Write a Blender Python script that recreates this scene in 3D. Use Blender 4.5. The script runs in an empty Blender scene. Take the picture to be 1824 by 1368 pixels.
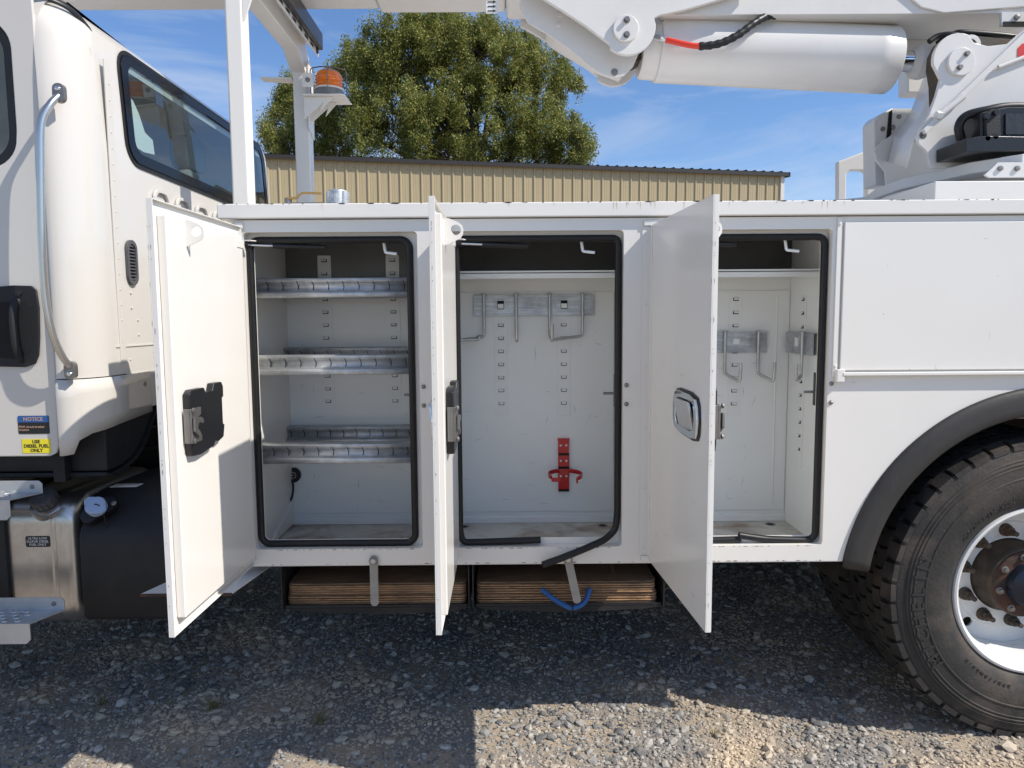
import bpy, bmesh, math, random
import numpy as np
from math import sin, cos, pi, radians as rad, sqrt, atan2
from mathutils import Vector, Matrix
from mathutils.geometry import tessellate_polygon
random.seed(7); rng = np.random.default_rng(11)
scene = bpy.context.scene
COL = scene.collection

# ------------------------------------------------------------------ camera
F, TILT, YAW, ROLL, CP = 1264.0, 5.25, 0.25, -0.40, Vector((0, -2.3, 1.45))
R3 = (Matrix.Rotation(rad(-YAW), 3, 'Z') @ Matrix.Rotation(rad(90-TILT), 3, 'X') @ Matrix.Rotation(rad(ROLL), 3, 'Z'))
cd = bpy.data.cameras.new('camera'); cam = bpy.data.objects.new('camera', cd); COL.objects.link(cam)
cd.sensor_width = 36; cd.lens = 36*F/1824; cd.clip_start = .05; cd.clip_end = 2000
cam.matrix_world = Matrix.Translation(CP) @ R3.to_4x4()
scene.camera = cam
def PP(u, v, ax, val):                    # a point of the photograph at a known real distance
    d = R3 @ Vector(((u-912)/F, -(v-684)/F, -1)); return CP + d*((val-CP[ax])/d[ax])
# ------------------------------------------------------------------ light
SUN = Vector((.95, -.40, 1.0)).normalized()
el = math.asin(SUN.z); az = atan2(SUN.x, SUN.y)
w = bpy.data.worlds.new('World'); scene.world = w; w.use_nodes = True
nt = w.node_tree; nt.nodes.clear(); N = nt.nodes.new; L = nt.links.new
out = N('ShaderNodeOutputWorld'); bg = N('ShaderNodeBackground'); sky = N('ShaderNodeTexSky')
sky.sky_type = 'NISHITA'; sky.sun_disc = False; sky.sun_elevation = el; sky.sun_rotation = az
sky.air_density = 1.0; sky.dust_density = .3; sky.ozone_density = 3.5
bg.inputs[1].default_value = .113
tc = N('ShaderNodeTexCoord'); mp = N('ShaderNodeMapping'); mp.inputs['Scale'].default_value = (1.1, 1.6, 5.5); mp.inputs['Rotation'].default_value = (0, .22, .2)
n1 = N('ShaderNodeTexNoise'); n1.inputs['Scale'].default_value = 2.3; n1.inputs['Detail'].default_value = 9; n1.inputs['Roughness'].default_value = .58; n1.inputs['Distortion'].default_value = .7
cr = N('ShaderNodeValToRGB'); cr.color_ramp.elements[0].position = .40; cr.color_ramp.elements[1].position = .74
cr.color_ramp.elements[1].color = (.62, .62, .62, 1)
mx = N('ShaderNodeMix'); mx.data_type = 'RGBA'; mx.inputs[7].default_value = (4.4, 4.7, 5.2, 1)
L(tc.outputs['Generated'], mp.inputs[0]); L(mp.outputs[0], n1.inputs[0]); L(n1.outputs[0], cr.inputs[0]); L(cr.outputs[0], mx.inputs[0])
tn = N('ShaderNodeMix'); tn.data_type = 'RGBA'; tn.blend_type = 'MULTIPLY'; tn.inputs[0].default_value = 1; tn.inputs[7].default_value = (.70, .81, .95, 1); L(sky.outputs[0], tn.inputs[6]); L(tn.outputs[2], mx.inputs[6]); L(mx.outputs[2], bg.inputs[0]); L(bg.outputs[0], out.inputs[0])
sd = bpy.data.lights.new('sun', 'SUN'); sd.energy = 3.5; sd.angle = rad(.53); sd.color = (1, .94, .85)
so = bpy.data.objects.new('sun', sd); COL.objects.link(so); so.location = (5, -5, 10); so.rotation_euler = SUN.to_track_quat('Z', 'Y').to_euler()
scene.view_settings.view_transform = 'Standard'; scene.view_settings.look = 'None'
scene.view_settings.exposure = .60; scene.view_settings.gamma = 1; scene.view_settings.use_curve_mapping = False
scene.render.engine = 'CYCLES'; scene.cycles.max_bounces = 8

# ------------------------------------------------------------------ materials
def mat(name, col, rough=.5, metal=0, var=0, vscale=8, bump=0, bscale=40, coat=0, spec=.5, chips=0, streak=None, island=None, trans=0, wave=0, dirt=None, dscale=6, dpos=(.5, .7), flatr=0):
    m = bpy.data.materials.new(name); m.use_nodes = True; t = m.node_tree; n = t.nodes; l = t.links
    b = n['Principled BSDF']; b.inputs['Base Color'].default_value = (*col, 1); b.inputs['Roughness'].default_value = rough
    b.inputs['Metallic'].default_value = metal; b.inputs['Coat Weight'].default_value = coat; b.inputs['Coat Roughness'].default_value = .08
    b.inputs['Specular IOR Level'].default_value = spec; b.inputs['Transmission Weight'].default_value = trans
    tcn = n.new('ShaderNodeTexCoord'); vec = tcn.outputs['Object']; colsock = None
    def noise(scale, det=5, ro=.6, v=None, dist=0):
        q = n.new('ShaderNodeTexNoise'); q.inputs['Scale'].default_value = scale; q.inputs['Detail'].default_value = det; q.inputs['Roughness'].default_value = ro; q.inputs['Distortion'].default_value = dist
        l.new(v or vec, q.inputs[0]); return q.outputs[0]
    def ramp(s, a, b2, c0=(0, 0, 0, 1), c1=(1, 1, 1, 1)):
        r = n.new('ShaderNodeValToRGB'); r.color_ramp.elements[0].position = a; r.color_ramp.elements[1].position = b2
        r.color_ramp.elements[0].color = c0; r.color_ramp.elements[1].color = c1; l.new(s, r.inputs[0]); return r.outputs[0]
    def mix(f, a, c, mode='MIX'):
        x = n.new('ShaderNodeMix'); x.data_type = 'RGBA'; x.blend_type = mode
        if hasattr(f, 'links'): l.new(f, x.inputs[0])
        else: x.inputs[0].default_value = f
        for s, k in ((a, 6), (c, 7)):
            if hasattr(s, 'links'): l.new(s, x.inputs[k])
            else: x.inputs[k].default_value = (*s, 1)
        return x.outputs[2]
    cur = tuple(col)
    if island:
        g = n.new('ShaderNodeNewGeometry'); cur = ramp(g.outputs['Random Per Island'], 0, 1, (*island[0], 1), (*island[1], 1))
    if streak:
        mpn = n.new('ShaderNodeMapping'); mpn.inputs['Scale'].default_value = streak[0]; l.new(vec, mpn.inputs[0])
        cur = mix(ramp(noise(streak[1], 6, .7, mpn.outputs[0], .3), .35, .68), cur, streak[2])
    if var:
        v = ramp(noise(vscale), .3, .7, (1-var,)*3+(1,), (1, 1, 1, 1)); cur = mix(1.0, cur, v, 'MULTIPLY')
    if dirt:
        cur = mix(ramp(noise(dscale, 7, .62, None, .4), dpos[0], dpos[1]), cur, dirt)
    if chips:
        vn = n.new('ShaderNodeTexVoronoi'); vn.inputs['Scale'].default_value = 14; l.new(vec, vn.inputs[0])
        msk = ramp(vn.outputs['Distance'], .012, .026, (1, 1, 1, 1), (0, 0, 0, 1))
        m2 = ramp(noise(1.7), .56, .6); cur = mix(mix(1.0, msk, m2, 'MULTIPLY'), cur, (.06, .05, .045))
    if hasattr(cur, 'links'): l.new(cur, b.inputs['Base Color'])
    hs = None
    if bump:
        bn = n.new('ShaderNodeBump'); bn.inputs['Strength'].default_value = bump; bn.inputs['Distance'].default_value = .004; l.new(noise(bscale, 6), bn.inputs['Height']); hs = bn
    if wave:
        bw = n.new('ShaderNodeBump'); bw.inputs['Strength'].default_value = 1; bw.inputs['Distance'].default_value = wave; l.new(noise(2.4, 0, .4), bw.inputs['Height'])
        if hs: l.new(hs.outputs[0], bw.inputs['Normal'])
        hs = bw
    if hs: l.new(hs.outputs[0], b.inputs['Normal'])
    if rough > .05 and not flatr:
        rr = n.new('ShaderNodeMapRange'); rr.inputs[3].default_value = rough*.8; rr.inputs[4].default_value = min(1, rough*1.25); l.new(noise(14), rr.inputs[0]); l.new(rr.outputs[0], b.inputs['Roughness'])
    return m
WH = mat('white_paint', (.79, .765, .725), .20, chips=1, wave=.0035, flatr=1, dirt=(.74, .71, .66), dscale=1.1, dpos=(.35, .85))
WI = mat('white_interior_paint', (.86, .87, .855), .26, chips=1, wave=.0035, flatr=1, dirt=(.80, .80, .77), dscale=1.6, dpos=(.35, .85))
CABW = mat('cab_white_paint', (.60, .572, .53), .16, coat=.4, wave=.001, flatr=1)
FLOORW = mat('stained_floor_paint', (.66, .64, .58), .5, var=.2, vscale=9, dirt=(.24, .13, .06), dscale=6, dpos=(.46, .72), bump=.2)
BOOMW = mat('boom_white_paint', (.73, .715, .69), .28, wave=.0015, flatr=1, dirt=(.60, .575, .53), dscale=1.3, dpos=(.40, .85))
SHADEIN = mat('painted_shade_dark', (.10, .10, .10), .45, var=.2)  # shade inside the upper compartments, put into the colour
GALV = mat('galvanized_steel', (.74, .76, .78), .44, metal=.62, var=.35, vscale=26, streak=((1, 14, 14), 9, (.42, .45, .48)), bump=.1)
HOOKM = mat('zinc_hook_steel', (.60, .61, .60), .34, metal=.85, var=.25, vscale=30)
STEEL = mat('dull_steel', (.28, .265, .25), .42, metal=.8, var=.2, vscale=30)
BAR = mat('grey_painted_bar', (.36, .34, .315), .55, metal=.2, var=.2, vscale=20)
CHROME = mat('chrome', (.78, .79, .80), .07, metal=1)
POL = mat('polished_steel_tube', (.60, .575, .545), .24, metal=1, flatr=1)
SATCH = mat('satin_chrome', (.82, .80, .77), .32, metal=.85)
SATIN = mat('brushed_aluminium', (.66, .64, .61), .30, metal=.95, var=.18, vscale=6, streak=((2, 60, 2), 5, (.50, .47, .44)), bump=.08)
STEP = mat('step_aluminium', (.56, .57, .58), .42, metal=.6, var=.2, vscale=12)
RUB = mat('seal_rubber', (.012, .012, .013), .42, var=.3, vscale=30, spec=.4)
TYRE = mat('tyre_rubber', (.030, .028, .026), .7, var=.35, vscale=9, bump=.5, bscale=90, dirt=(.125, .095, .072), dscale=4, dpos=(.48, .80))
FLARE = mat('flare_rubber', (.036, .033, .031), .55, var=.3, vscale=5, bump=.2, dirt=(.075, .06, .055), dscale=6, dpos=(.6, .85))
BLK = mat('black_plastic', (.012, .012, .014), .30, var=.2, bump=.12, bscale=120)
BLKM = mat('matte_black_plastic', (.009, .0095, .011), .6, var=.3, vscale=6, bump=.25, bscale=150)
VOID = mat('dark_chassis', (.012, .012, .013), .7, var=.4, dirt=(.03, .022, .016), dscale=8)
HOLE = mat('dark_hole', (.008, .008, .008), .9)
RED = mat('red_bracket_paint', (.55, .004, .010), .25, var=.15, coat=.3)
BLUE = mat('blue_foam', (.012, .10, .33), .55, var=.2, vscale=40)
AMBER = mat('amber_lens', (.98, .24, .02), .12, coat=.6, var=.2, vscale=60)
REDHOSE = mat('red_hose', (.72, .045, .02), .35)
CAPG = mat('grey_cap', (.09, .09, .10), .45, var=.2, vscale=40)
CAPB = mat('pale_blue_cap', (.34, .43, .60), .4)
GLASS = None
def make_glass():
    m = bpy.data.materials.new('tinted_glass'); m.use_nodes = True; t = m.node_tree; t.nodes.clear(); n = t.nodes.new; l = t.links.new
    o = n('ShaderNodeOutputMaterial'); ms = n('ShaderNodeMixShader'); tr = n('ShaderNodeBsdfTransparent'); gl = n('ShaderNodeBsdfGlossy'); lw = n('ShaderNodeLayerWeight'); lw.inputs[0].default_value = .5
    pw = n('ShaderNodeMath'); pw.operation = 'POWER'; pw.inputs[1].default_value = 4.0; l(lw.outputs['Facing'], pw.inputs[0]); mr = n('ShaderNodeMapRange'); mr.inputs[3].default_value = .06; mr.inputs[4].default_value = 1; l(pw.outputs[0], mr.inputs[0])
    tr.inputs[0].default_value = (.62, .72, .71, 1); gl.inputs['Roughness'].default_value = .01; gl.inputs[0].default_value = (.9, .93, .97, 1)
    l(mr.outputs[0], ms.inputs[0]); l(tr.outputs[0], ms.inputs[1]); l(gl.outputs[0], ms.inputs[2]); l(ms.outputs[0], o.inputs[0]); return m
GLASS = make_glass()
FRIT = mat('black_glass_border', (.004, .005, .007), .12, spec=.25)
SEATF = mat('grey_seat_fabric', (.26, .28, .27), .9, var=.2, vscale=30)
PAPER = mat('paper', (.78, .78, .76), .8)
PLYT = mat('plywood_face', (.25, .165, .10), .75, var=.4, vscale=5, streak=((3, 60, 1), 3, (.07, .045, .03)), bump=.5, bscale=60)
PLYA = mat('plywood_light_ply', (.62, .37, .19), .8, var=.5, vscale=14, streak=((4, 1, 60), 4, (.15, .085, .045)), bump=.6, bscale=80)
PLYB = mat('plywood_dark_ply', (.22, .125, .07), .85, var=.5, vscale=14, bump=.6, bscale=80)
RUST = mat('rusty_iron', (.12, .045, .022), .75, var=.5, vscale=18, bump=.5, bscale=60, dirt=(.03, .022, .018), dscale=12, dpos=(.4, .6))
GREASE = mat('greasy_iron', (.07, .055, .04), .6, var=.5, vscale=14, bump=.5, dirt=(.11, .06, .03), dscale=9)
DKBLUE = mat('dark_blue_cap', (.01, .016, .03), .3, var=.3)
RIMW = mat('white_rim_paint', (.78, .77, .74), .3, var=.08, vscale=9, dirt=(.45, .38, .3), dscale=9, dpos=(.62, .9))
TAN = mat('tan_siding', (.41, .335, .20), .42, var=.06, vscale=1.5)
BROWN = mat('dark_brown_trim', (.022, .018, .017), .6, var=.2)
TRIMW = mat('cream_corner_trim', (.62, .60, .55), .5)
STK_B = mat('sticker_blue', (.02, .10, .30), .4); STK_K = mat('sticker_black', (.012, .012, .014), .4); STK_Y = mat('sticker_yellow', (.80, .68, .03), .4); STK_T = mat('sticker_tan_print', (.5, .32, .22), .5)
STK_W = mat('sticker_white', (.75, .75, .72), .4); STK_R = mat('sticker_red', (.6, .03, .03), .4); PRINT_K = mat('black_print', (.02, .02, .02), .5); PRINT_W = mat('white_print', (.62, .62, .62), .5)
ROCK = mat('gravel_stone', (.2, .2, .2), .85, island=((.12, .122, .126), (.54, .505, .45)), var=.3, vscale=60, bump=.5, bscale=200, dirt=(.60, .48, .34), dscale=2.0, dpos=(.47, .68))
SAND = mat('sandy_grit', (.52, .42, .30), .95, var=.45, vscale=90, bump=1, bscale=160, dirt=(.24, .22, .20), dscale=3, dpos=(.42, .6))
GRASS = mat('dry_grass', (.17, .14, .06), .8, island=((.10, .10, .03), (.30, .24, .10)))
BARK = mat('bark', (.10, .075, .055), .9, var=.5, vscale=6, bump=1, bscale=20)

def leafmat():
    m = bpy.data.materials.new('tree_leaves'); m.use_nodes = True; t = m.node_tree; n = t.nodes; l = t.links; b = n['Principled BSDF']
    g = n.new('ShaderNodeNewGeometry'); r = n.new('ShaderNodeValToRGB'); e = r.color_ramp.elements
    e[0].position = 0; e[0].color = (.085, .125, .028, 1); e[1].position = 1; e[1].color = (.48, .43, .11, 1); x = e.new(.6); x.color = (.22, .24, .055, 1)
    l.new(g.outputs['Random Per Island'], r.inputs[0]); l.new(r.outputs[0], b.inputs['Base Color']); b.inputs['Roughness'].default_value = .55
    tl = n.new('ShaderNodeBsdfTranslucent'); l.new(r.outputs[0], tl.inputs[0]); ms = n.new('ShaderNodeMixShader'); ms.inputs[0].default_value = .4
    l.new(b.outputs[0], ms.inputs[1]); l.new(tl.outputs[0], ms.inputs[2]); l.new(ms.outputs[0], n['Material Output'].inputs[0]); return m
LEAF = leafmat()

# ------------------------------------------------------------------ mesh helpers
class MB:
    def __init__(s): s.v = []; s.f = []; s.mi = []; s.cur = 0
    def add(s, vs, fs):
        o = len(s.v); s.v += [tuple(p) for p in vs]; s.f += [tuple(i+o for i in f) for f in fs]; s.mi += [s.cur]*len(fs); return s
    def box(s, x0, x1, y0, y1, z0, z1):
        s.add([(x0,y0,z0),(x1,y0,z0),(x1,y1,z0),(x0,y1,z0),(x0,y0,z1),(x1,y0,z1),(x1,y1,z1),(x0,y1,z1)],
              [(0,3,2,1),(4,5,6,7),(0,1,5,4),(1,2,6,5),(2,3,7,6),(3,0,4,7)]); return s
    def prism(s, loop, a0, a1, axis='y', holes=()):           # 2-D outline (with holes) swept between a0 and a1
        mp = {'y': lambda p, a: (p[0], a, p[1]), 'x': lambda p, a: (a, p[0], p[1]), 'z': lambda p, a: (p[0], p[1], a)}[axis]
        loops = [list(loop)]+[list(h) for h in holes]
        tris = tessellate_polygon([[Vector((p[0], p[1], 0)) for p in lp] for lp in loops])
        flat = [p for lp in loops for p in lp]; n = len(flat)
        vs = [mp(p, a0) for p in flat]+[mp(p, a1) for p in flat]
        fs = [tuple(t) for t in tris]+[tuple(i+n for i in reversed(t)) for t in tris]; o = 0
        for lp in loops:
            k = len(lp)
            for i in range(k): j = (i+1) % k; fs.append((o+i, o+j, o+j+n, o+i+n))
            o += k
        return s.add(vs, fs)
    def tube(s, pts, r, n=10, closed=False, flat=1.0):
        pts = [Vector(p) for p in pts]; m = len(pts); rs = r if isinstance(r, (list, tuple)) else [r]*m
        up = None; vs = []
        for i, p in enumerate(pts):
            a = pts[(i-1) % m] if (closed or i > 0) else p; b = pts[(i+1) % m] if (closed or i < m-1) else p
            t = (b-a).normalized()
            if up is None: up = t.orthogonal().normalized()
            up = (up-t*up.dot(t)).normalized(); sd_ = t.cross(up)
            for k in range(n): an = 2*pi*k/n; vs.append(p+(up*cos(an)+sd_*sin(an)*flat)*rs[i])
        fs = []
        for i in range(m if closed else m-1):
            for k in range(n):
                a = i*n+k; b = i*n+(k+1) % n; c = ((i+1) % m)*n+(k+1) % n; d = ((i+1) % m)*n+k; fs.append((a, b, c, d))
        if not closed: fs.append(tuple(reversed(range(n)))); fs.append(tuple(range((m-1)*n, m*n)))
        return s.add(vs, fs)
    def lathe(s, prof, c, axis='y', n=48, closed=False):      # prof: (along axis, radius)
        vs = []; fs = []; m = len(prof)
        for (a, r) in prof:
            for k in range(n):
                an = 2*pi*k/n; p, q = r*cos(an), r*sin(an)
                vs.append({'y': (c[0]+p, c[1]+a, c[2]+q), 'x': (c[0]+a, c[1]+p, c[2]+q), 'z': (c[0]+p, c[1]+q, c[2]+a)}[axis])
        for i in range(m if closed else m-1):
            for k in range(n):
                i2 = (i+1) % m; fs.append((i*n+k, i*n+(k+1) % n, i2*n+(k+1) % n, i2*n+k))
        if not closed:
            if prof[0][1] > 1e-4: fs.append(tuple(range(n)))
            if prof[-1][1] > 1e-4: fs.append(tuple(range((m-1)*n, m*n)))
        return s.add(vs, fs)
    def sheet(s, rows):
        nn = len(rows[0]); s.add([p for r in rows for p in r], [(i*nn+k, i*nn+k+1, (i+1)*nn+k+1, (i+1)*nn+k) for i in range(len(rows)-1) for k in range(nn-1)]); return s
    def mesh(s, name, mats, smooth=None):
        me = bpy.data.meshes.new(name); me.from_pydata(s.v, [], s.f)
        for m in (mats if isinstance(mats, (list, tuple)) else [mats]): me.materials.append(m)
        if len(me.materials) > 1: me.polygons.foreach_set('material_index', s.mi)
        bm = bmesh.new(); bm.from_mesh(me); bmesh.ops.recalc_face_normals(bm, faces=bm.faces); bm.to_mesh(me); bm.free()
        if smooth:
            me.polygons.foreach_set('use_smooth', [True]*len(me.polygons)); me.set_sharp_from_angle(angle=rad(smooth))
        me.update(); return me
    def obj(s, name, mats, parent=None, bevel=0, smooth=None, seg=2, solid=0, loc=None):
        return link(name, s.mesh(name, mats, smooth), parent, bevel, seg, solid, loc)
def link(name, me, parent=None, bevel=0, seg=2, solid=0, loc=None):
    o = bpy.data.objects.new(name, me); COL.objects.link(o); o.parent = parent
    if loc is not None: o.location = loc
    if solid:
        md = o.modifiers.new('solid', 'SOLIDIFY'); md.thickness = solid; md.offset = 0
    if bevel:
        md = o.modifiers.new('bevel', 'BEVEL'); md.width = bevel; md.segments = seg; md.limit_method = 'ANGLE'; md.angle_limit = rad(40)
        for p in me.polygons: p.use_smooth = True
        me.set_sharp_from_angle(angle=rad(38)); md.harden_normals = True
    return o
def thing(name, label, cat, loc=(0, 0, 0), rz=0, group=None):
    o = bpy.data.objects.new(name, None); COL.objects.link(o); o.location = loc; o.rotation_euler.z = rz
    o['label'] = label; o['category'] = cat; o.empty_display_size = .1
    if group: o['group'] = group
    return o
def tag(o, label, cat, group=None):
    o['label'] = label; o['category'] = cat
    if group: o['group'] = group
    return o
def rrect(x0, x1, z0, z1, r, n=5):
    p = []
    for cx, cz, a in ((x1-r, z1-r, 0), (x0+r, z1-r, 90), (x0+r, z0+r, 180), (x1-r, z0+r, 270)):
        for k in range(n+1): t = rad(a+90*k/n); p.append((cx+r*cos(t), cz+r*sin(t)))
    return p
def circ(cx, cz, r, n=24, a0=0): return [(cx+r*cos(a0+2*pi*k/n), cz+r*sin(a0+2*pi*k/n)) for k in range(n)]
def smoothpath(pts, n=6):                                   # Catmull-Rom
    P = [Vector(p) for p in pts]; P = [P[0]*2-P[1]]+P+[P[-1]*2-P[-2]]; o = []
    for i in range(1, len(P)-2):
        for k in range(n):
            t = k/n; a, b, c, d = P[i-1:i+3]; o.append(.5*((2*b)+(c-a)*t+(2*a-5*b+4*c-d)*t*t+(3*b-a-3*c+d)*t**3))
    o.append(P[-2]); return o
def roundcorners(pts, r, n=4):
    P = [Vector(p) for p in pts]; o = [P[0]]
    for i in range(1, len(P)-1):
        a = (P[i-1]-P[i]).normalized(); b = (P[i+1]-P[i]).normalized(); s = P[i]+a*r; e = P[i]+b*r
        for k in range(n+1): t = k/n; o.append(s*(1-t)**2+P[i]*2*t*(1-t)+e*t*t)
    o.append(P[-1]); return o
def text(body, size, m, parent, loc, rot=(pi/2, 0, 0), name='lettering', bold=.0, align='CENTER', sx=1, ext=0.0):
    cu = bpy.data.curves.new('txt', 'FONT'); cu.body = body; cu.size = size; cu.align_x = align; cu.align_y = 'CENTER'; cu.offset = bold; cu.extrude = ext; cu.resolution_u = 2
    cu.space_line = .95
    to = bpy.data.objects.new('txt', cu); COL.objects.link(to); bpy.context.view_layer.update()
    me = bpy.data.meshes.new_from_object(to.evaluated_get(bpy.context.evaluated_depsgraph_get())); bpy.data.objects.remove(to)
    me.name = name; me.materials.clear(); me.materials.append(m)
    o = bpy.data.objects.new(name, me); COL.objects.link(o); o.parent = parent; o.location = loc; o.rotation_euler = rot; o.scale = (sx, 1, 1); return o

# ================================================================== the ground
g = MB(); g.add([(-300,-300,0),(300,-300,0),(300,300,0),(-300,300,0)], [(0,1,2,3)])
go = g.obj('gravel_ground', SAND); go['kind'] = 'structure'
def rocks(n, rmin, rmax, area, sub=False):
    t = (1+sqrt(5))/2
    iv = np.array([(-1,t,0),(1,t,0),(-1,-t,0),(1,-t,0),(0,-1,t),(0,1,t),(0,-1,-t),(0,1,-t),(t,0,-1),(t,0,1),(-t,0,-1),(-t,0,1)], float); iv /= np.linalg.norm(iv[0])
    fc = np.array([(0,11,5),(0,5,1),(0,1,7),(0,7,10),(0,10,11),(1,5,9),(5,11,4),(11,10,2),(10,7,6),(7,1,8),(3,9,4),(3,4,2),(3,2,6),(3,6,8),(3,8,9),(4,9,5),(2,4,11),(6,2,10),(8,6,7),(9,8,1)])
    r = rmin+(rmax-rmin)*rng.random(n)**1.8
    vs = iv[None]*(1+rng.uniform(-.28, .28, (n, 12, 1)))
    vs = vs*np.stack([rng.uniform(.8, 1.35, n), rng.uniform(.65, 1.05, n), rng.uniform(.32, .65, n)], 1)[:, None, :]
    a = rng.uniform(0, 2*pi, n); b = rng.uniform(-.5, .5, n)
    c, s = np.cos(b)[:, None], np.sin(b)[:, None]; y, z = vs[..., 1]*c-vs[..., 2]*s, vs[..., 1]*s+vs[..., 2]*c
    c, s = np.cos(a)[:, None], np.sin(a)[:, None]; x2, y2 = vs[..., 0]*c-y*s, vs[..., 0]*s+y*c
    vs = np.stack([x2, y2, z], -1)*r[:, None, None]
    px = rng.uniform(area[0], area[1], n); py = rng.uniform(area[2], area[3], n)
    keep = (np.sin(px*2.1+py*1.3)*np.sin(px*.9-py*2.4+1)+rng.uniform(-1, 1.5, n)) > -.55
    vs += np.stack([px, py, r*rng.uniform(.0, .45, n)], -1)[:, None, :]
    vs = vs[keep]; n = len(vs)
    return vs.reshape(-1, 3), (fc[None]+12*np.arange(n)[:, None, None]).reshape(-1, 3)
V = []; Fc = []; off = 0
for args in ((70000, .0035, .0075, (-2.3, 2.4, -.4, 1.7)), (16000, .006, .012, (-2.3, 2.4, -.4, 2.2)), (2300, .011, .024, (-2.4, 2.5, -.4, 2.6)), (16000, .009, .022, (-4.2, 4.2, -2.6, 4.8)), (9000, .012, .03, (-5, 5, 1.6, 6.5))):
    v, f = rocks(*args); V.append(v); Fc.append(f+off); off += len(v)
V = np.concatenate(V); Fc = np.concatenate(Fc)
me = bpy.data.meshes.new('gravel_stones'); me.vertices.add(len(V)); me.vertices.foreach_set('co', V.astype('f').ravel())
me.loops.add(Fc.size); me.loops.foreach_set('vertex_index', Fc.astype('i').ravel()); me.polygons.add(len(Fc))
me.polygons.foreach_set('loop_start', np.arange(0, Fc.size, 3, dtype='i')); me.polygons.foreach_set('use_smooth', [False]*len(Fc)); me.update(calc_edges=True); me.materials.append(ROCK)
gs = link('gravel_stones', me); gs['kind'] = 'stuff'; gs['label'] = 'loose grey crushed stone strewn over the sandy yard'
def tuft(u, v, s, n, label):
    p = PP(u, v, 2, 0); mb = MB()
    for k in range(n):
        a = random.uniform(0, 2*pi); h = s*random.uniform(.5, 1.1); lean = random.uniform(.3, 1.1); b = [random.uniform(-.3, .3)*s, random.uniform(-.3, .3)*s]
        w_ = .0012; pa = Vector((b[0], b[1], 0)); d = Vector((cos(a), sin(a), 0)); q = Vector((-sin(a), cos(a), 0))*w_
        m1 = pa+d*h*lean*.4+Vector((0, 0, h*.5)); m2 = pa+d*h*lean+Vector((0, 0, h*.75))
        mb.add([pa-q, pa+q, m1+q, m1-q, m2], [(0, 1, 2, 3), (3, 2, 4)])
    tag(mb.obj('grass_tuft', GRASS, loc=p), label, 'grass', 'grass tufts in the gravel')
tuft(378, 1262, .05, 60, 'dry grass tuft in the shaded gravel, fullest of the left ones')
tuft(570, 1288, .055, 45, 'dry grass tuft in shade below the left plywood stack')
tuft(182, 1255, .035, 26, 'small dry tuft in the gravel beneath the black tank, middle one of three')
tuft(47, 1245, .035, 22, 'tiny dry tuft in the gravel at the far left below the step')
tuft(1273, 1310, .03, 20, 'thin yellow grass stalks standing in the sunlit gravel near the tyre')

# ================================================================== tan metal building
cor = Vector((8.85, 20.95, 0)); ang = atan2(2.95, 15.47)
bld = thing('metal_building', 'long tan corrugated metal building with dark brown eave behind the truck', 'building', cor, ang)
PWD = .9144; rib = PWD/3; EH = 6.02
prof = []
for k in range(3):
    o = -k*rib
    prof += [(o, 0), (o-.115, 0), (o-.118, -.004), (o-.128, -.004), (o-.131, 0), (o-.185, 0), (o-.188, -.004), (o-.198, -.004), (o-.201, 0), (o-.235, 0), (o-.252, -.034), (o-.283, -.034), (o-.300, 0)]
prof.append((-PWD, 0))
pm = MB().sheet([[(x, y, z) for x, y in prof] for z in (0, EH)]).mesh('wall_panel', TAN)
for k in range(30): link('wall_panel', pm, bld, solid=.002, loc=(-k*PWD, 0, 0))
rp = MB().sheet([[(x, y0, z+(-y)) for x, y in prof] for y0, z in ((-.16, EH+.02), (9, EH+.75))]).mesh('roof_panel', BROWN)
for k in range(30): link('roof_panel', rp, bld, solid=.003, loc=(.12-k*PWD, 0, 0))
MB().prism([(-.16, EH-.10), (-.135, EH-.10), (-.135, EH-.01), (.0, EH-.005), (0, EH+.015), (-.16, EH+.012)], -27.4, .14, 'x').obj('eave_trim', BROWN, bld)
MB().box(-.10, .03, -.05, .02, 0, EH-.01).obj('corner_trim', TRIMW, bld, bevel=.005)
MB().box(-27.3, -.01, .05, 12, 0, EH-.12).obj('wall', TAN, bld)
MB().prism([(-.16, EH-.12), (-.16, EH+.03), (9, EH+.77), (9, EH+.6)], .10, .16, 'x').obj('rake_trim', BROWN, bld)

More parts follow.
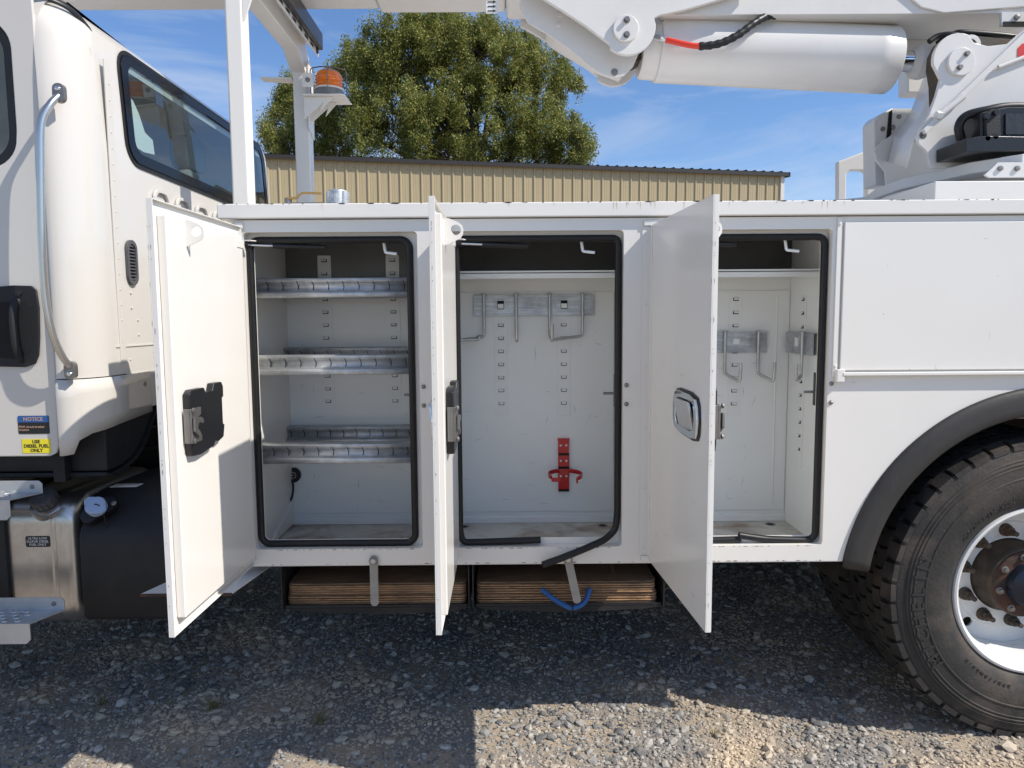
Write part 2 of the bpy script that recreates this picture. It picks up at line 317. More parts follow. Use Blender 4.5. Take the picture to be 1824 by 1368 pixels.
# ================================================================== trees
def tree(name, label, base, circles, dist, nleaf, trunk_r, seed):
    rg = np.random.default_rng(seed); root = thing(name, label, 'tree', base, group='trees behind the metal building')
    bl = []
    for (u, v, r) in circles:
        y = dist+rg.uniform(-1.3, 1.3); c = PP(u, v, 1, y); bl.append((np.array(c)-np.array(base), r/F*(y+2.3)))
    cl = []
    for c, r in bl:
        n = int(15*r*r)+9
        d = rg.normal(size=(n, 3)); d /= np.linalg.norm(d, axis=1)[:, None]; rr = r*rg.uniform(.35, 1.0, n)**.5
        for k in range(n): cl.append((c+d[k]*rr[k]*np.array([1, 1, .95]), rg.uniform(.18, .46)))
    cen = np.array([c for c, _ in cl]); rad_ = np.array([r for _, r in cl]); wt = rad_**2/np.sum(rad_**2)
    an_ = rg.uniform(.6, 1.35, (len(cl), 3)); an_[:, 2] *= rg.uniform(.8, 1.5, len(cl))
    idx = rg.choice(len(cl), nleaf, p=wt); d = rg.normal(size=(nleaf, 3)); d /= np.linalg.norm(d, axis=1)[:, None]
    pos = cen[idx]+d*(rad_[idx]*rg.uniform(.02, 1.45, nleaf)**.75)[:, None]*an_[idx]
    pos[:, 2] -= rg.uniform(0, .12, nleaf)
    s = rg.uniform(.02, .046, nleaf)[:, None]
    ax = rg.normal(size=(nleaf, 3)); ax[:, 2] -= .5; ax /= np.linalg.norm(ax, axis=1)[:, None]; nb = np.cross(ax, rg.normal(size=(nleaf, 3))); nb /= np.linalg.norm(nb, axis=1)[:, None]
    vs = np.stack([pos-ax*s*1.5, pos+nb*s*.6, pos+ax*s*1.5, pos-nb*s*.6], 1).reshape(-1, 3)
    me = bpy.data.meshes.new('crown'); me.vertices.add(len(vs)); me.vertices.foreach_set('co', vs.astype('f').ravel())
    me.loops.add(nleaf*4); me.loops.foreach_set('vertex_index', np.arange(nleaf*4, dtype='i')); me.polygons.add(nleaf); me.polygons.foreach_set('loop_start', np.arange(0, nleaf*4, 4, dtype='i')); me.update(calc_edges=True)
    me.materials.append(LEAF); cr_ = link('crown', me, root); cr_['kind'] = 'stuff'
    top = max(c[2]+r for c, r in bl); mid = np.mean([c for c, _ in bl], 0)
    tp = smoothpath([(0, 0, 0), (.1, 0, top*.25), (mid[0]*.4, mid[1]*.3, top*.5), (mid[0]*.8, mid[1]*.5, top*.72), (mid[0], mid[1], top*.9)], 5)
    MB().tube(tp, [trunk_r*(1-.85*k/(len(tp)-1)) for k in range(len(tp))], 12).obj('trunk', BARK, root, smooth=60)
    for c, r in bl:
        t0 = tp[int(len(tp)*rg.uniform(.35, .6))]; e = Vector(c); m_ = (t0+e)/2+Vector((0, 0, -.3))
        pth = smoothpath([t0, m_, e], 5); rr = trunk_r*.42
        MB().tube(pth, [rr*(1-.8*k/(len(pth)-1)) for k in range(len(pth))], 8).obj('limb', BARK, root, smooth=60)
        mb = MB()
        for k in range(9):
            q = pth[int(rg.integers(5, len(pth)))]; dd = Vector(rg.normal(size=3)).normalized()*r*.8
            mb.tube([q, q+dd*.5+Vector((0, 0, .1)), q+dd], [.035, .02, .006], 5)
        mb.obj('twig', BARK, root)
tree('leafy_tree', 'tall olive green tree with twin crown rising above the tan building', Vector((-1.2, 28, 0)),
     [(690, 62, 34), (745, 48, 30), (800, 50, 30), (850, 62, 34), (672, 95, 52), (655, 165, 70), (735, 95, 50), (770, 70, 48), (620, 215, 50), (700, 235, 90), (838, 85, 62), (800, 150, 80), (880, 120, 70), (925, 110, 52), (975, 125, 42), (1008, 150, 26), (870, 215, 90), (950, 225, 75), (1000, 250, 55), (1035, 265, 32), (790, 250, 80), (640, 120, 45)], 28, 330000, .38, 3)
tree('leafy_tree', 'smaller shorter green tree at the left, partly behind the beacon post', Vector((-9.2, 30, 0)),
     [(528, 158, 27), (512, 190, 22), (500, 222, 34), (555, 190, 45), (484, 250, 26), (560, 250, 50), (600, 240, 45), (515, 262, 34)], 30, 52000, .22, 5)

# ================================================================== the truck
T = thing('bucket_truck', 'white utility bucket truck with open side storage compartments parked on gravel', 'truck', (0, 0, 0))
AC, AR = (1.80, .52), .70
# ---- storage body shell
OP = [(-.845, -.29), (-.19, .371), (.475, 1.04)]; OZ = (.693, 1.73)
arc = [(AC[0]+(AR-.02)*cos(t), AC[1]+(AR-.02)*sin(t)) for t in [pi-.174-k*(pi-.348)/40 for k in range(41)]]
outer = [(-.87, .638), (-.87, 1.768), (4.6, 1.768), (4.6, .638), (AC[0]+.67, .638)]+list(reversed(arc))+[(AC[0]-.67, .638)]
b = MB().prism(outer, 0, .004, 'y', [rrect(a, c, *OZ, .012, 3) for a, c in OP])
b.box(-.87, -.866, .004, 2.4, .638, 1.768)                    # front end wall
b.box(-.87, AC[0]-.67, .004, .036, .634, .638)                  # bottom return
b.box(-.87, 4.6, 2.40, 2.404, .638, 1.768); b.box(4.596, 4.6, .004, 2.4, .638, 1.768)                    # far side
b.box(-.866, 4.6, .05, 2.4, 1.772, 1.776)                     # deck
body = b.obj('storage_body', WH, T)
for a, c in OP:                                               # recessed frame of each opening
    m = MB()
    m.prism(rrect(a-.0015, c+.0015, OZ[0]-.0015, OZ[1]+.0015, .0135, 3), .004, .036, 'y', [rrect(a, c, *OZ, .012, 3)])
    m.prism(rrect(a-.0015, c+.0015, OZ[0]-.0015, OZ[1]+.0015, .0135, 3), .036, .040, 'y', [rrect(a+.022, c-.022, OZ[0]+.022, OZ[1]-.026, .018, 5)])
    m.obj('opening_frame', WH, body, bevel=.0012)
# top rail
MB().box(-.917, 4.6, -.018, .11, 1.771, 1.817).obj('top_rail', WH, T, bevel=.004)
MB().box(-.88, 4.6, .11, 2.4, 1.785, 1.800).obj('deck_plate', WH, T)
MB().box(-.80, -.52, .22, .42, 1.8005, 1.845).obj('filler_box', WH, T, bevel=.004)
# compartments
CX = [(-.905, -.243), (-.237, .417), (.437, 1.107)]; YB = .50; ZF, ZT = .632, 1.762
def slotmesh():
    m = MB(); m.box(-.011, .011, -.002, 0, -.006, .006); m.cur = 1; m.prism([(0, .007), (-.007, .003), (-.008, -.003), (-.004, .000), (0, .002)], -.009, .009, 'x'); return m.mesh('slot', [HOLE, WI])
SL = slotmesh()
def strip(par, x, z0, z1, zs, wall='back', xw=None):
    h = (z1-z0)/2; w_ = .026
    o = MB().prism(rrect(-w_, w_, -h, h, .004, 2), -.0022, 0, 'y').obj('slotted_strip', WI, par, bevel=.0008)
    rz = 0 if wall == 'back' else (pi/2 if wall == 'left' else -pi/2)
    if wall == 'back': o.location = (x, YB-.0042, (z0+z1)/2)
    else: o.location = (xw, x, (z0+z1)/2)
    o.rotation_euler.z = rz
    for z in zs:
        s_ = link('slot', SL, par); s_.rotation_euler.z = rz
        if wall == 'back': s_.location = (x, YB-.0066, z)
        else: s_.location = (xw+(.0024 if wall == 'left' else -.0024), x, z)
comps = []
for i, (a, c) in enumerate(CX):
    m = MB(); m.box(a, c, YB, YB+.003, ZF, ZT)                # back
    m.box(a-.003, a, .044, YB+.003, ZF, ZT); m.box(c, c+.003, .044, YB+.003, ZF, ZT)
    m.box(a, c, .0445, YB, ZT, ZT+.003)
    m.box(a-.003, OP[i][0]+.0, .0405, .0437, ZF, ZT); m.box(OP[i][1]-.0, c+.003, .0405, .0437, ZF, ZT)
    m.box(OP[i][0], OP[i][1], .0405, .0437, OZ[1]+.003, ZT); 
    comp = m.obj('compartment', WI, T, bevel=.0008); comps.append(comp)
    MB().box(a, c, .041, YB, ZF-.003, ZF).obj('compartment_floor', FLOORW, comp)
    MB().box(OP[i][0], OP[i][1], .0405, .044, ZF, OZ[0]+.02).obj('sill', WI, comp)
    MB().box(a+.003, c-.003, YB-.0042, YB, ZF+.045, 1.554).obj('back_panel', WI, comp, bevel=.001)
    MB().box(a, c, YB-.012, YB, ZF, ZF+.028).obj('floor_flange', WI, comp, bevel=.003)
for x in (-.715, -.45): strip(comps[0], x, 1.10, 1.70, [1.68, 1.63, 1.58, 1.53, 1.48, 1.43, 1.38, 1.33, 1.28, 1.23, 1.18, 1.13])
strip(comps[0], .36, .86, 1.70, [1.66-.052*k for k in range(15)], 'left', -.905)
for x in (-.03, .217): strip(comps[1], x, 1.066, 1.545, [1.425-.0515*k for k in range(7)]+[1.476, 1.522])
strip(comps[2], .892, 1.06, 1.545, [1.52-.0515*k for k in range(9)]); strip(comps[2], .37, .88, 1.53, [1.515-.0515*k for k in range(12)], 'right', 1.107)
MB().box(.437+.02, 1.107-.03, YB-.0048, YB-.0045, .69, .70).obj('seam', WI, comps[2])
MB().tube([(1.055, YB-.004, .70), (1.055, YB-.004, 1.53)], .004, 6).obj('seam', WI, comps[2])
for i, (a, c) in enumerate(CX):                              # drains in the floor corners
    for x in ((a+.055, c-.05) if i == 1 else (c-.075,)):
        if i: MB().lathe([(0, .020), (.001, .020), (.001, .0135), (-.0, .0135)], (x, .445, ZF), 'z', 20, True).obj('drain_ring', STEEL, comps[i]); MB().lathe([(0, .0135), (.0006, .0135)], (x, .445, ZF), 'z', 20).obj('drain_hole', HOLE, comps[i])
MB().box(CX[0][0]+.001, CX[0][1]-.001, YB-.003, YB-.0005, 1.60, ZT-.002).obj('painted_shade_panel', mat('painted_shade_grey', (.17, .17, .168), .3, var=.3, vscale=3), T)  # grey panel standing in for the shade at the top of this back wall
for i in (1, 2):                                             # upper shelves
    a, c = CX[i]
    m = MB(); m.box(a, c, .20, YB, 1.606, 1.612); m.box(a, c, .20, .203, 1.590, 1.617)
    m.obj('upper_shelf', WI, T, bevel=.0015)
    MB().box(a+.001, c-.001, YB-.006, YB-.001, 1.617, ZT-.002).obj('painted_shade_panel', SHADEIN, T)  # dark panel painted as the shade above the shelf
# rubber bulb seals
def sealpath(i, zt, zb, y=.030): return OP[i][0]+.014, OP[i][1]-.014
def rpath(x0, x1, z0, z1, r, y, start, end): pass
s0, s1 = -.834, -.318
MB().tube([(x, .030, z) for x, z in rrect(s0, s1, .703, 1.708, .03, 6)], .0115, 10, True).obj('door_seal', RUB, T, smooth=60)
x0, x1 = -.168, .358
MB().tube(roundcorners([(.103, .022, .711), (.05, .024, .709), (x0+.01, .028, .702), (x0, .030, .735), (x0, .030, 1.708), (x1, .030, 1.708), (x1+.002, .028, .80), (x1-.004, .02, .745), (.315, .002, .715), (.245, -.014, .690), (.17, -.028, .665), (.105, -.036, .645)], .02, 4), .0115, 10).obj('door_seal', RUB, T, smooth=60).data.update()
x0, x1 = .495, 1.028
sl = MB(); sl.tube(roundcorners([(.775, .026, .706), (.70, .028, .703), (x0, .030, .703), (x0, .030, 1.708), (x1, .030, 1.708), (x1, .030, .705), (.99, .028, .700), (.86, .026, .706), (.80, .022, .716), (.768, .02, .722)], .025, 4), .0115, 10)
sl.obj('door_seal', RUB, T, smooth=60)
# ---- galvanised divider troughs
def trough(x0, x1, y, top, off=0):
    pr = [(.05, 0), (.002, 0), (0, -.002), (0, -.009), (.004, -.014), (.011, -.022), (.012, -.030), (.008, -.040), (.002, -.044), (-.010, -.046), (-.013, -.050), (-.013, -.062), (-.010, -.064), (.09, -.064)]
    m = MB().sheet([[(x, y+p, top+q) for p, q in pr] for x in (x0, x1)])
    o = m.obj('shelf_trough', GALV, T, solid=.0022, smooth=50)
    x = x0+.036+off
    while x < x1-.01:
        MB().tube([(x, y-.0005, top-.009), (x+.001, y+.003, top-.014), (x+.003, y+.0095, top-.022), (x+.003, y+.0105, top-.030), (x+.002, y+.007, top-.040)], .0015, 5).obj('divider_slot', HOLE, o)
        x += .0512
for t_ in (1.590, 1.331, 1.026):
    trough(-.90, -.247, .105, t_)
    m = MB()
    for x in (-.895, -.262): m.box(x, x+.012, .07, .49, t_-.068, t_-.064)
    m.obj('shelf_bracket', GALV, T)
for t_ in (1.344, 1.036): trough(-.90, -.247, .435, t_, .01)
trough(-.90, -.247, .435, 1.598, .01)
# ---- hook rails
def hook(path, par, r=.0062):
    o = MB().tube(roundcorners(path, .014, 5), r, 10).obj('hook', HOOKM, par, smooth=60); p = path[0]
    MB().lathe([(-.004, .010), (0, .012), (.003, .008), (.005, 0)], (p[0], p[1], p[2]), 'z', 12).obj('hook_head', HOOKM, par, smooth=40)
def rail(x0, x1, z0, z1, y=YB-.02):
    m = MB(); m.box(x0, x1, y, y+.002, z0, z1); m.box(x0, x1, y, y+.016, z1-.001, z1+.001); m.box(x0, x1, y, y+.016, z0-.001, z0+.001); return m
hr = rail(-.135, .332, 1.462, 1.541).obj('hook_rail', GALV, T, bevel=.0005)
yh = .468
for x, tip in ((-.095, (-.10, -.045)), (.030, (0, -.16)), (.160, (.0, -.16)), (.288, (-.125, -.04))):
    p0 = Vector((x, yh, 1.546)); d = Vector((tip[0], tip[1], 0))
    hook([p0, p0-Vector((0, 0, .165)), p0-Vector((0, 0, .178))+d, p0-Vector((0, 0, .115))+d*1.03], hr)
hook([Vector((-.112, yh-.02, 1.385)), Vector((-.112, yh-.02, 1.371)), Vector((-.20, yh-.05, 1.371)), Vector((-.2, yh-.05, 1.42))], hr)
for x in (-.03, .217):
    MB().box(x-.011, x+.011, YB-.0235, YB-.0205, 1.490, 1.508).obj('rail_tab', WI, hr); MB().box(x-.013, x+.013, YB-.0215, YB-.0203, 1.487, 1.520).obj('rail_slot', HOLE, hr)
hr3 = rail(.805, 1.012, 1.312, 1.391).obj('hook_rail', GALV, T, bevel=.0005)
for x in (.845, .975):
    p0 = Vector((x, yh, 1.396)); hook([p0, p0-Vector((0, 0, .165)), p0+Vector((.045, -.05, -.195)), p0+Vector((.047, -.052, -.12))], hr3)
MB().box(.880, .904, YB-.0235, YB-.0205, 1.345, 1.366).obj('rail_tab', WI, hr3)
m = MB(); m.box(1.087, 1.089, .23, .478, 1.312, 1.391); m.box(1.087, 1.104, .23, .478, 1.390, 1.392); m.box(1.087, 1.104, .23, .478, 1.311, 1.313)
hr4 = m.obj('hook_rail', GALV, T, bevel=.0005)
for y in (.30,):
    p0 = Vector((1.077, y, 1.396)); hook([p0, p0-Vector((0, 0, .165)), p0+Vector((-.03, -.03, -.18)), p0+Vector((-.032, -.032, -.12))], hr4)
MB().box(1.083, 1.087, .36, .385, 1.340, 1.372).obj('rail_tab', WI, hr4)
# ---- red extinguisher bracket
rx = .215; ry = YB-.0042
m = MB().prism([(rx-.021, .763), (rx+.023, .763), (rx+.023, .885), (rx+.0215, .925), (rx+.023, .972), (rx+.026, .976), (rx-.024, .976), (rx-.021, .96), (rx-.0215, .925), (rx-.021, .88)], ry-.014, ry-.002, 'y')
rb = m.obj('extinguisher_bracket', RED, T, bevel=.002)
m = MB()
for t0, t1 in ((70, 215), (-48, 110)):
    pts = [(rx+.001+.066*cos(rad(t)), ry-.055-.05*sin(rad(-t)) if False else ry-.088+.078*sin(rad(t)), .846) for t in np.linspace(t0, t1, 16)]
    m.sheet([[(p[0], p[1], p[2]-.008) for p in pts], [(p[0], p[1], p[2]+.008) for p in pts]])
m.obj('strap_ring', RED, rb, solid=.002, smooth=60)
m = MB(); m.box(rx+.038, rx+.044, ry-.158, ry-.135, .828, .848); m.box(rx-.055, rx-.02, ry-.138, ry-.134, .830, .846); m.obj('strap_clasp', RED, rb, bevel=.001)
for z in (.766, .858, .912): MB().box(rx-.0205, rx+.0225, ry-.0158, ry-.0135, z-.004, z+.005).obj('slot_band', HOLE, rb)
for z in (.948, .886, .824):
    for x in (-.011, .011): MB().lathe([(0, .0045), (-.002, .004), (-.003, 0)], (rx+x, ry-.014, z), 'y', 12).obj('screw_head', STK_W, rb)
# ---- compartment light and cable
ll = MB().lathe([(0, .030), (-.012, .030), (-.016, .026), (-.016, .020)], (-.862, YB-.004, .836), 'y', 28, False).obj('compartment_light', BLK, T, smooth=40)
for k in range(9):
    a = 2*pi*k/8; r_ = .012 if k < 8 else 0
    MB().lathe([(0, .0025), (-.001, .0015)], (-.862+r_*cos(a), YB-.0205, .836+r_*sin(a)), 'y', 8).obj('light_diode', PRINT_W, ll)
MB().tube(smoothpath([(-.862, .47, .822), (-.856, .462, .79), (-.862, .455, .75), (-.885, .45, .715)], 5), .0045, 8).obj('cable', RUB, T, smooth=60)
cv = [(-.872, .46, .735), (-.897, .14, .66)]
m = MB(); A, B_ = Vector((-.878, .47, .735)), Vector((-.893, .20, .645))
m.add([A+Vector(p) for p in ((-.02, 0, -.06), (.012, 0, -.01), (.012, 0, .005), (-.02, 0, -.03))]+[B_+Vector(p) for p in ((-.012, 0, -.012), (.035, 0, -.012), (.035, 0, .012), (-.012, 0, .02))], [(0, 1, 2, 3), (7, 6, 5, 4), (0, 4, 5, 1), (1, 5, 6, 2), (2, 6, 7, 3), (3, 7, 4, 0)])
m.obj('cable_cover', WI, T, bevel=.003)
# ---- small fittings in each opening
for i, (a, c) in enumerate(OP):
    hx = (-.40, .245, .912)[i]
    MB().tube(roundcorners([(hx-.008, .052, 1.725), (hx, .050, 1.668), (hx+.038, .04, 1.663)], .006, 3), .005, 8).obj('ceiling_hook', WI, T, smooth=60)
    bx = (-.61, .035, .70)[i]
    MB().prism([(bx-.045, .03), (bx+.045, .03), (bx+.038, .062), (bx-.03, .062)], 1.701, 1.704, 'z').obj('strut_bracket', WI, T, bevel=.001)
    sx = (-.858, -.172, .50)[i]; ex = (-.60, .06, .742)[i]
    st = MB(); st.tube([(sx-.006, .018, 1.694), (sx+.022, .022, 1.693)], .0105, 10).tube([(ex-.012, .052, 1.688), (ex+.006, .052, 1.688)], .008, 10)
    mid = Vector((sx, .020, 1.693)).lerp(Vector((ex, .052, 1.688)), .38)
    st.tube([tuple(mid), (ex-.008, .052, 1.688)], .0095, 12); st.cur = 1; st.tube([(sx+.01, .020, 1.693), tuple(mid)], .0042, 8)
    st.obj('gas_strut', [BLK, CHROME], T, smooth=50)
    kx = c-.028
    m = MB(); m.box(kx+.006, kx+.012, .044, .06, 1.155, 1.265); (m.obj('strike_bracket', BLK, T, bevel=.001) if i else None)
    MB().tube([(kx-.03, .045, 1.201), (kx+.014, .045, 1.201)], .0045, 8).obj('strike_pin', STEEL, T, smooth=50)
    for z in (1.170, 1.232): MB().lathe([(0, .0075), (-.003, .007), (-.006, .004), (-.007, 0)], (c+.012, 0, z), 'y', 14).obj('bolt_head', STEEL, T, smooth=50)
# ---- piano hinges on the face, hinge brackets
for hxx in (-.862, -.200, .460):
    m = MB(); m.box(hxx-.030 if hxx > -.5 else hxx-.007, hxx-.003, -.003, -.0005, .665, 1.740); m.tube([(hxx, -.006, .665), (hxx, -.006, 1.742)], .0045, 8)
    h_ = m.obj('piano_hinge', WH, T, smooth=40)
    for z0 in (.645, 1.742):
        MB().box(hxx-.026 if hxx > -.5 else hxx-.006, hxx+.020, -.009, -.0006, z0, z0+.018).obj('hinge_end_tab', WH, h_, bevel=.0015)
    for k in range(6): MB().lathe([(0, .005), (-.0015, .0045), (-.002, 0)], (hxx-.017 if hxx > -.5 else hxx-.004, -.003, .69+k*.2), 'y', 10).obj('rivet', WH, h_)
# ---- compartment doors
W = .545; DZ = (.648, 1.746)
def door(hx, rz, label):
    D = MB().box(0, W, -.0015, .0015, *DZ); t = .0015
    D.box(W-.0025, W, t, .014, *DZ); D.box(0, .0025, t, .012, *DZ); D.box(.0025, W-.0025, t, .013, DZ[1]-.0025, DZ[1]); D.box(.0025, W-.0025, t, .013, DZ[0], DZ[0]+.0025)
    D = D.obj('compartment_door', WH, T, bevel=.0008); D.location = (hx, -.012, 0); D.rotation_euler.z = rz; D['label'] = label
    MB().box(.030, W-.038, .0018, .026, .683, 1.712).obj('inner_pan', WH, D, bevel=.004)
    # handle: chrome dish with paddle on the outer face
    ol = [(.268, 1.222), (.283, 1.250), (.32, 1.256), (.42, 1.253), (.468, 1.243), (.483, 1.222), (.488, 1.18), (.485, 1.148), (.473, 1.130), (.43, 1.124), (.33, 1.128), (.285, 1.136), (.268, 1.160)]
    MB().prism(ol, -.0045, -.0016, 'y').obj('handle_gasket', BLK, D, bevel=.001)
    il = [((x-.378)*.93+.378, (z-1.19)*.90+1.19) for x, z in ol]
    il2 = [((x-.378)*.72+.378, (z-1.19)*.62+1.19) for x, z in ol]
    MB().prism(il, -.0125, -.0046, 'y', [il2]).obj('handle_surround', CHROME, D, bevel=.003)
    MB().prism(il2, -.006, -.0047, 'y').obj('handle_dish', BLK, D)
    m = MB().prism(rrect(.315, .440, 1.150, 1.228, .010, 3), -.016, -.0085, 'y'); m.v = [(x, y-(z-1.19)*.22, z) for x, y, z in m.v]; m.obj('handle_paddle', SATCH, D, bevel=.002)
    # latch on the inner pan
    p = MB(); y0 = .0265
    p.prism([(.265, 1.155), (.275, 1.120), (.31, 1.112), (.33, 1.118), (.34, 1.105), (.42, 1.096), (.465, 1.100), (.470, 1.12), (.470, 1.262), (.455, 1.272), (.385, 1.272), (.375, 1.258), (.335, 1.258), (.325, 1.278), (.275, 1.278), (.265, 1.265), (.265, 1.235), (.275, 1.232), (.275, 1.158)], y0, y0+.020, 'y')
    lp = p.obj('latch_cover', BLK, D, bevel=.0035)
    q = MB(); q.box(.395, .468, y0, y0+.012, 1.238, 1.262); q.obj('latch_cover_rib', BLK, D, bevel=.003)
    l_ = MB().prism([(.478, 1.135), (.478, 1.225), (.425, 1.225), (.425, 1.205), (.452, 1.198), (.462, 1.185), (.462, 1.170), (.450, 1.158), (.425, 1.152), (.425, 1.135)], y0+.0205, y0+.027, 'y')
    l_.box(.4745, .478, y0+.004, y0+.0204, 1.135, 1.225)
    l_.obj('latch_steel', STEEL, D, bevel=.0015)
    MB().prism([(.480, 1.205), (.440, 1.200), (.428, 1.190), (.434, 1.182), (.456, 1.188), (.466, 1.176), (.448, 1.158), (.456, 1.150), (.482, 1.168)], y0+.0305, y0+.036, 'y').obj('latch_claw', STEEL, D, bevel=.001)
    for z in (1.222, 1.142): MB().lathe([(0, .007), (.004, .006), (.005, 0)], (.476, y0+.030, z), 'y', 12).obj('latch_pin', STEEL, D)
    # triangular eye bracket near the top free corner
    e = MB().prism([(0, 1.643), (0, 1.712), (.010, 1.712), (.034, 1.702), (.045, 1.693), (.048, 1.682), (.047, 1.670), (.040, 1.660), (.010, 1.646)], .404, .4065, 'x', [list(reversed(circ(.028, 1.682, .0135, 18)))])
    e.v = [(x, y+.026, z) for x, y, z in e.v]; e.obj('eye_bracket', WH, D, bevel=.0006)
    MB().box(.03, .075, .026, .0285, 1.675, 1.70).obj('strut_mount', WH, D, bevel=.001); MB().prism([(.022, .028), (.022, .05), (.0, .058), (-.01, .052), (-.004, .028)], 1.700, 1.7025, 'z').obj('strut_ear', WH, D)
    return D
door(-.856, rad(-91.3), 'open storage door left of the shelving, its latch side facing the camera')
door(-.192, rad(-89.7), 'middle open storage door seen almost edge on')
door(.462, rad(-86.2), 'open storage door showing its outer face with chrome handle')
# ---- right side panel with drop rail
pnl = MB().box(1.074, 4.5, -.010, -.0005, 1.276, 1.748).obj('side_panel', WH, T, bevel=.002)
m = MB().box(1.079, 4.5, -.022, -.0005, 1.258, 1.270); m.obj('hinge_rod', WH, T, bevel=.003)
MB().box(1.060, 1.086, -.020, -.0005, 1.238, 1.280).obj('rod_bracket', WH, T, bevel=.003)
m = MB(); m.box(1.052, 1.067, -.006, -.0005, 1.255, 1.764); m.obj('panel_strip', WH, T, bevel=.001)
for z in (1.745, 1.29): MB().lathe([(0, .006), (-.003, .005), (-.004, 0)], (1.0595, -.006, z), 'y', 12).obj('rivet', WH, T)
# ---- fender flare
m = MB(); rows = []
for t in [pi-.14-k*(pi-.28)/60 for k in range(61)]:
    rows.append([(AC[0]+r_*cos(t), y, AC[1]+r_*sin(t)) for r_, y in ((AR, -.0015), (AR-.003, -.008), (AR-.010, -.013), (AR-.030, -.017), (AR-.060, -.019), (AR-.080, -.018), (AR-.086, -.012), (AR-.087, .03))])
m.sheet(rows).obj('fender_flare', FLARE, T, smooth=70, solid=.004)
m = MB(); rows = []
for t in [pi-.05-k*(pi-.1)/40 for k in range(41)]: rows.append([(AC[0]+.70*cos(t), y, AC[1]+.70*sin(t)) for y in (.01, .8)])
m.sheet(rows).obj('wheel_well', VOID, T, smooth=70)
MB().box(1.13, 1.17, .02, .75, .60, 1.1).obj('mud_guard', VOID, T)
# ---- rear wheels (dual)
WC = (1.802, .515)
def tyre_mesh(wd=.275, nb=46):
    h = []
    side = [(.055, .286), (.030, .298), (.012, .325), (.003, .36), (.0, .395), (.0005, .402), (-.0015, .404), (-.0015, .408), (.001, .410), (.002, .44), (.0005, .442), (.0005, .445), (.003, .447), (.003, .452), (.001, .454), (.001, .457), (.004, .459), (.005, .464), (.003, .466), (.004, .469), (.007, .471), (.010, .490), (.016, .506), (.022, .512)]
    pr = side+[(wd-a, r) for a, r in reversed(side)]
    m = MB().lathe(pr, (0, 0, 0), 'y', 120, True)
    rowsw = [(.010, .058), (.064, .112), (.117, .158), (.163, .211), (.217, wd-.010)]
    for ri, (ya, yb) in enumerate(rowsw):
        sh = ri in (0, 4); n_ = nb
        for k in range(n_):
            a0 = 2*pi*(k+(.5 if ri % 2 else 0))/n_; da = 2*pi/n_*(.80 if sh else .86)
            sl_ = (.010 if ri % 2 else -.010)*(0 if sh else 1)
            rt = .529; rb_ = .500
            vs = []
            for r_ in (rb_, rt):
                for (yy, aa) in ((ya, a0), ((ya+yb)/2, a0+(.008 if not sh else .0)), (yb, a0), (yb, a0+da), ((ya+yb)/2, a0+da+(.008 if not sh else 0)), (ya, a0+da)):
                    rr = r_
                    if r_ == rt and ri == 0 and yy == ya: rr = .518
                    if r_ == rt and ri == 4 and yy == yb: rr = .518
                    aa2 = aa+sl_*(yy-ya)/(yb-ya)
                    vs.append((rr*cos(aa2), yy, rr*sin(aa2)))
            m.add(vs, [(6, 7, 8, 9, 10, 11), (0, 1, 7, 6), (1, 2, 8, 7), (2, 3, 9, 8), (3, 4, 10, 9), (4, 5, 11, 10), (5, 0, 6, 11)])
    return m.mesh('tyre', TYRE, 35)
TM = tyre_mesh()
def rim_mesh():
    m = MB(); m.lathe([(.052, .268), (.030, .276), (.022, .286), (.024, .293), (.032, .296), (.036, .288), (.060, .283), (.10, .270), (.16, .262), (.235, .262), (.235, .256), (.165, .254), (.105, .260), (.066, .266)], (0, 0, 0), 'y', 96, True)
    holes = [list(reversed(circ(.222*cos(2*pi*k/5+.3), .222*sin(2*pi*k/5+.3), .018, 14))) for k in range(5)]
    m.prism(circ(0, 0, .2545, 72), .190, .198, 'y', [list(reversed(circ(0, 0, .135, 40)))]+holes)
    m.lathe([(.1899, .200), (.184, .196), (.184, .136), (.1899, .135)], (0, 0, 0), 'y', 72, True); return m.mesh('rim', RIMW, 35)
RMh = rim_mesh()
wh = thing('wheel', 'x', 'x'); del wh['label']; del wh['category']; wh.parent = T; wh.location = (WC[0], .005, WC[1])
ty = link('tyre', TM, wh); ty.rotation_euler.y = .06
rm = link('rim', RMh, wh)
MB().lathe([(.26, .133), (.17, .130), (.15, .118), (.13, .114), (.118, .122), (.100, .122), (.097, .118)], (0, 0, 0), 'y', 48).obj('hub', GREASE, wh, smooth=40)
MB().lathe([(.0968, .118), (.088, .116), (.084, .098), (.082, .08)], (0, 0, 0), 'y', 48).obj('hub_flange', RUST, wh, smooth=40)
MB().lathe([(.0818, .079), (.055, .074), (.045, .060), (.040, .030), (.036, .022), (.036, .0)], (0, 0, 0), 'y', 40).obj('hub_cap', DKBLUE, wh, smooth=40)
for k in range(10):
    a = 2*pi*k/10+.42; c_ = (.168*cos(a), 0, .168*sin(a)); m = MB()
    m.lathe([(.183, .024), (.172, .022), (.170, .017)], c_, 'y', 20); m.lathe([(.17, .017), (.150, .0165)], c_, 'y', 6); m.lathe([(.150, .009), (.125, .009), (.123, .006)], c_, 'y', 12)
    m.obj('lug_nut', GREASE, wh, smooth=30)
for k in range(8):
    a = 2*pi*k/8+.2; MB().lathe([(.086, .013), (.080, .013), (.079, .009), (.070, .008), (.069, .003)], (.100*cos(a), 0, .100*sin(a)), 'y', 8).obj('hub_stud', STEEL, wh, smooth=30)
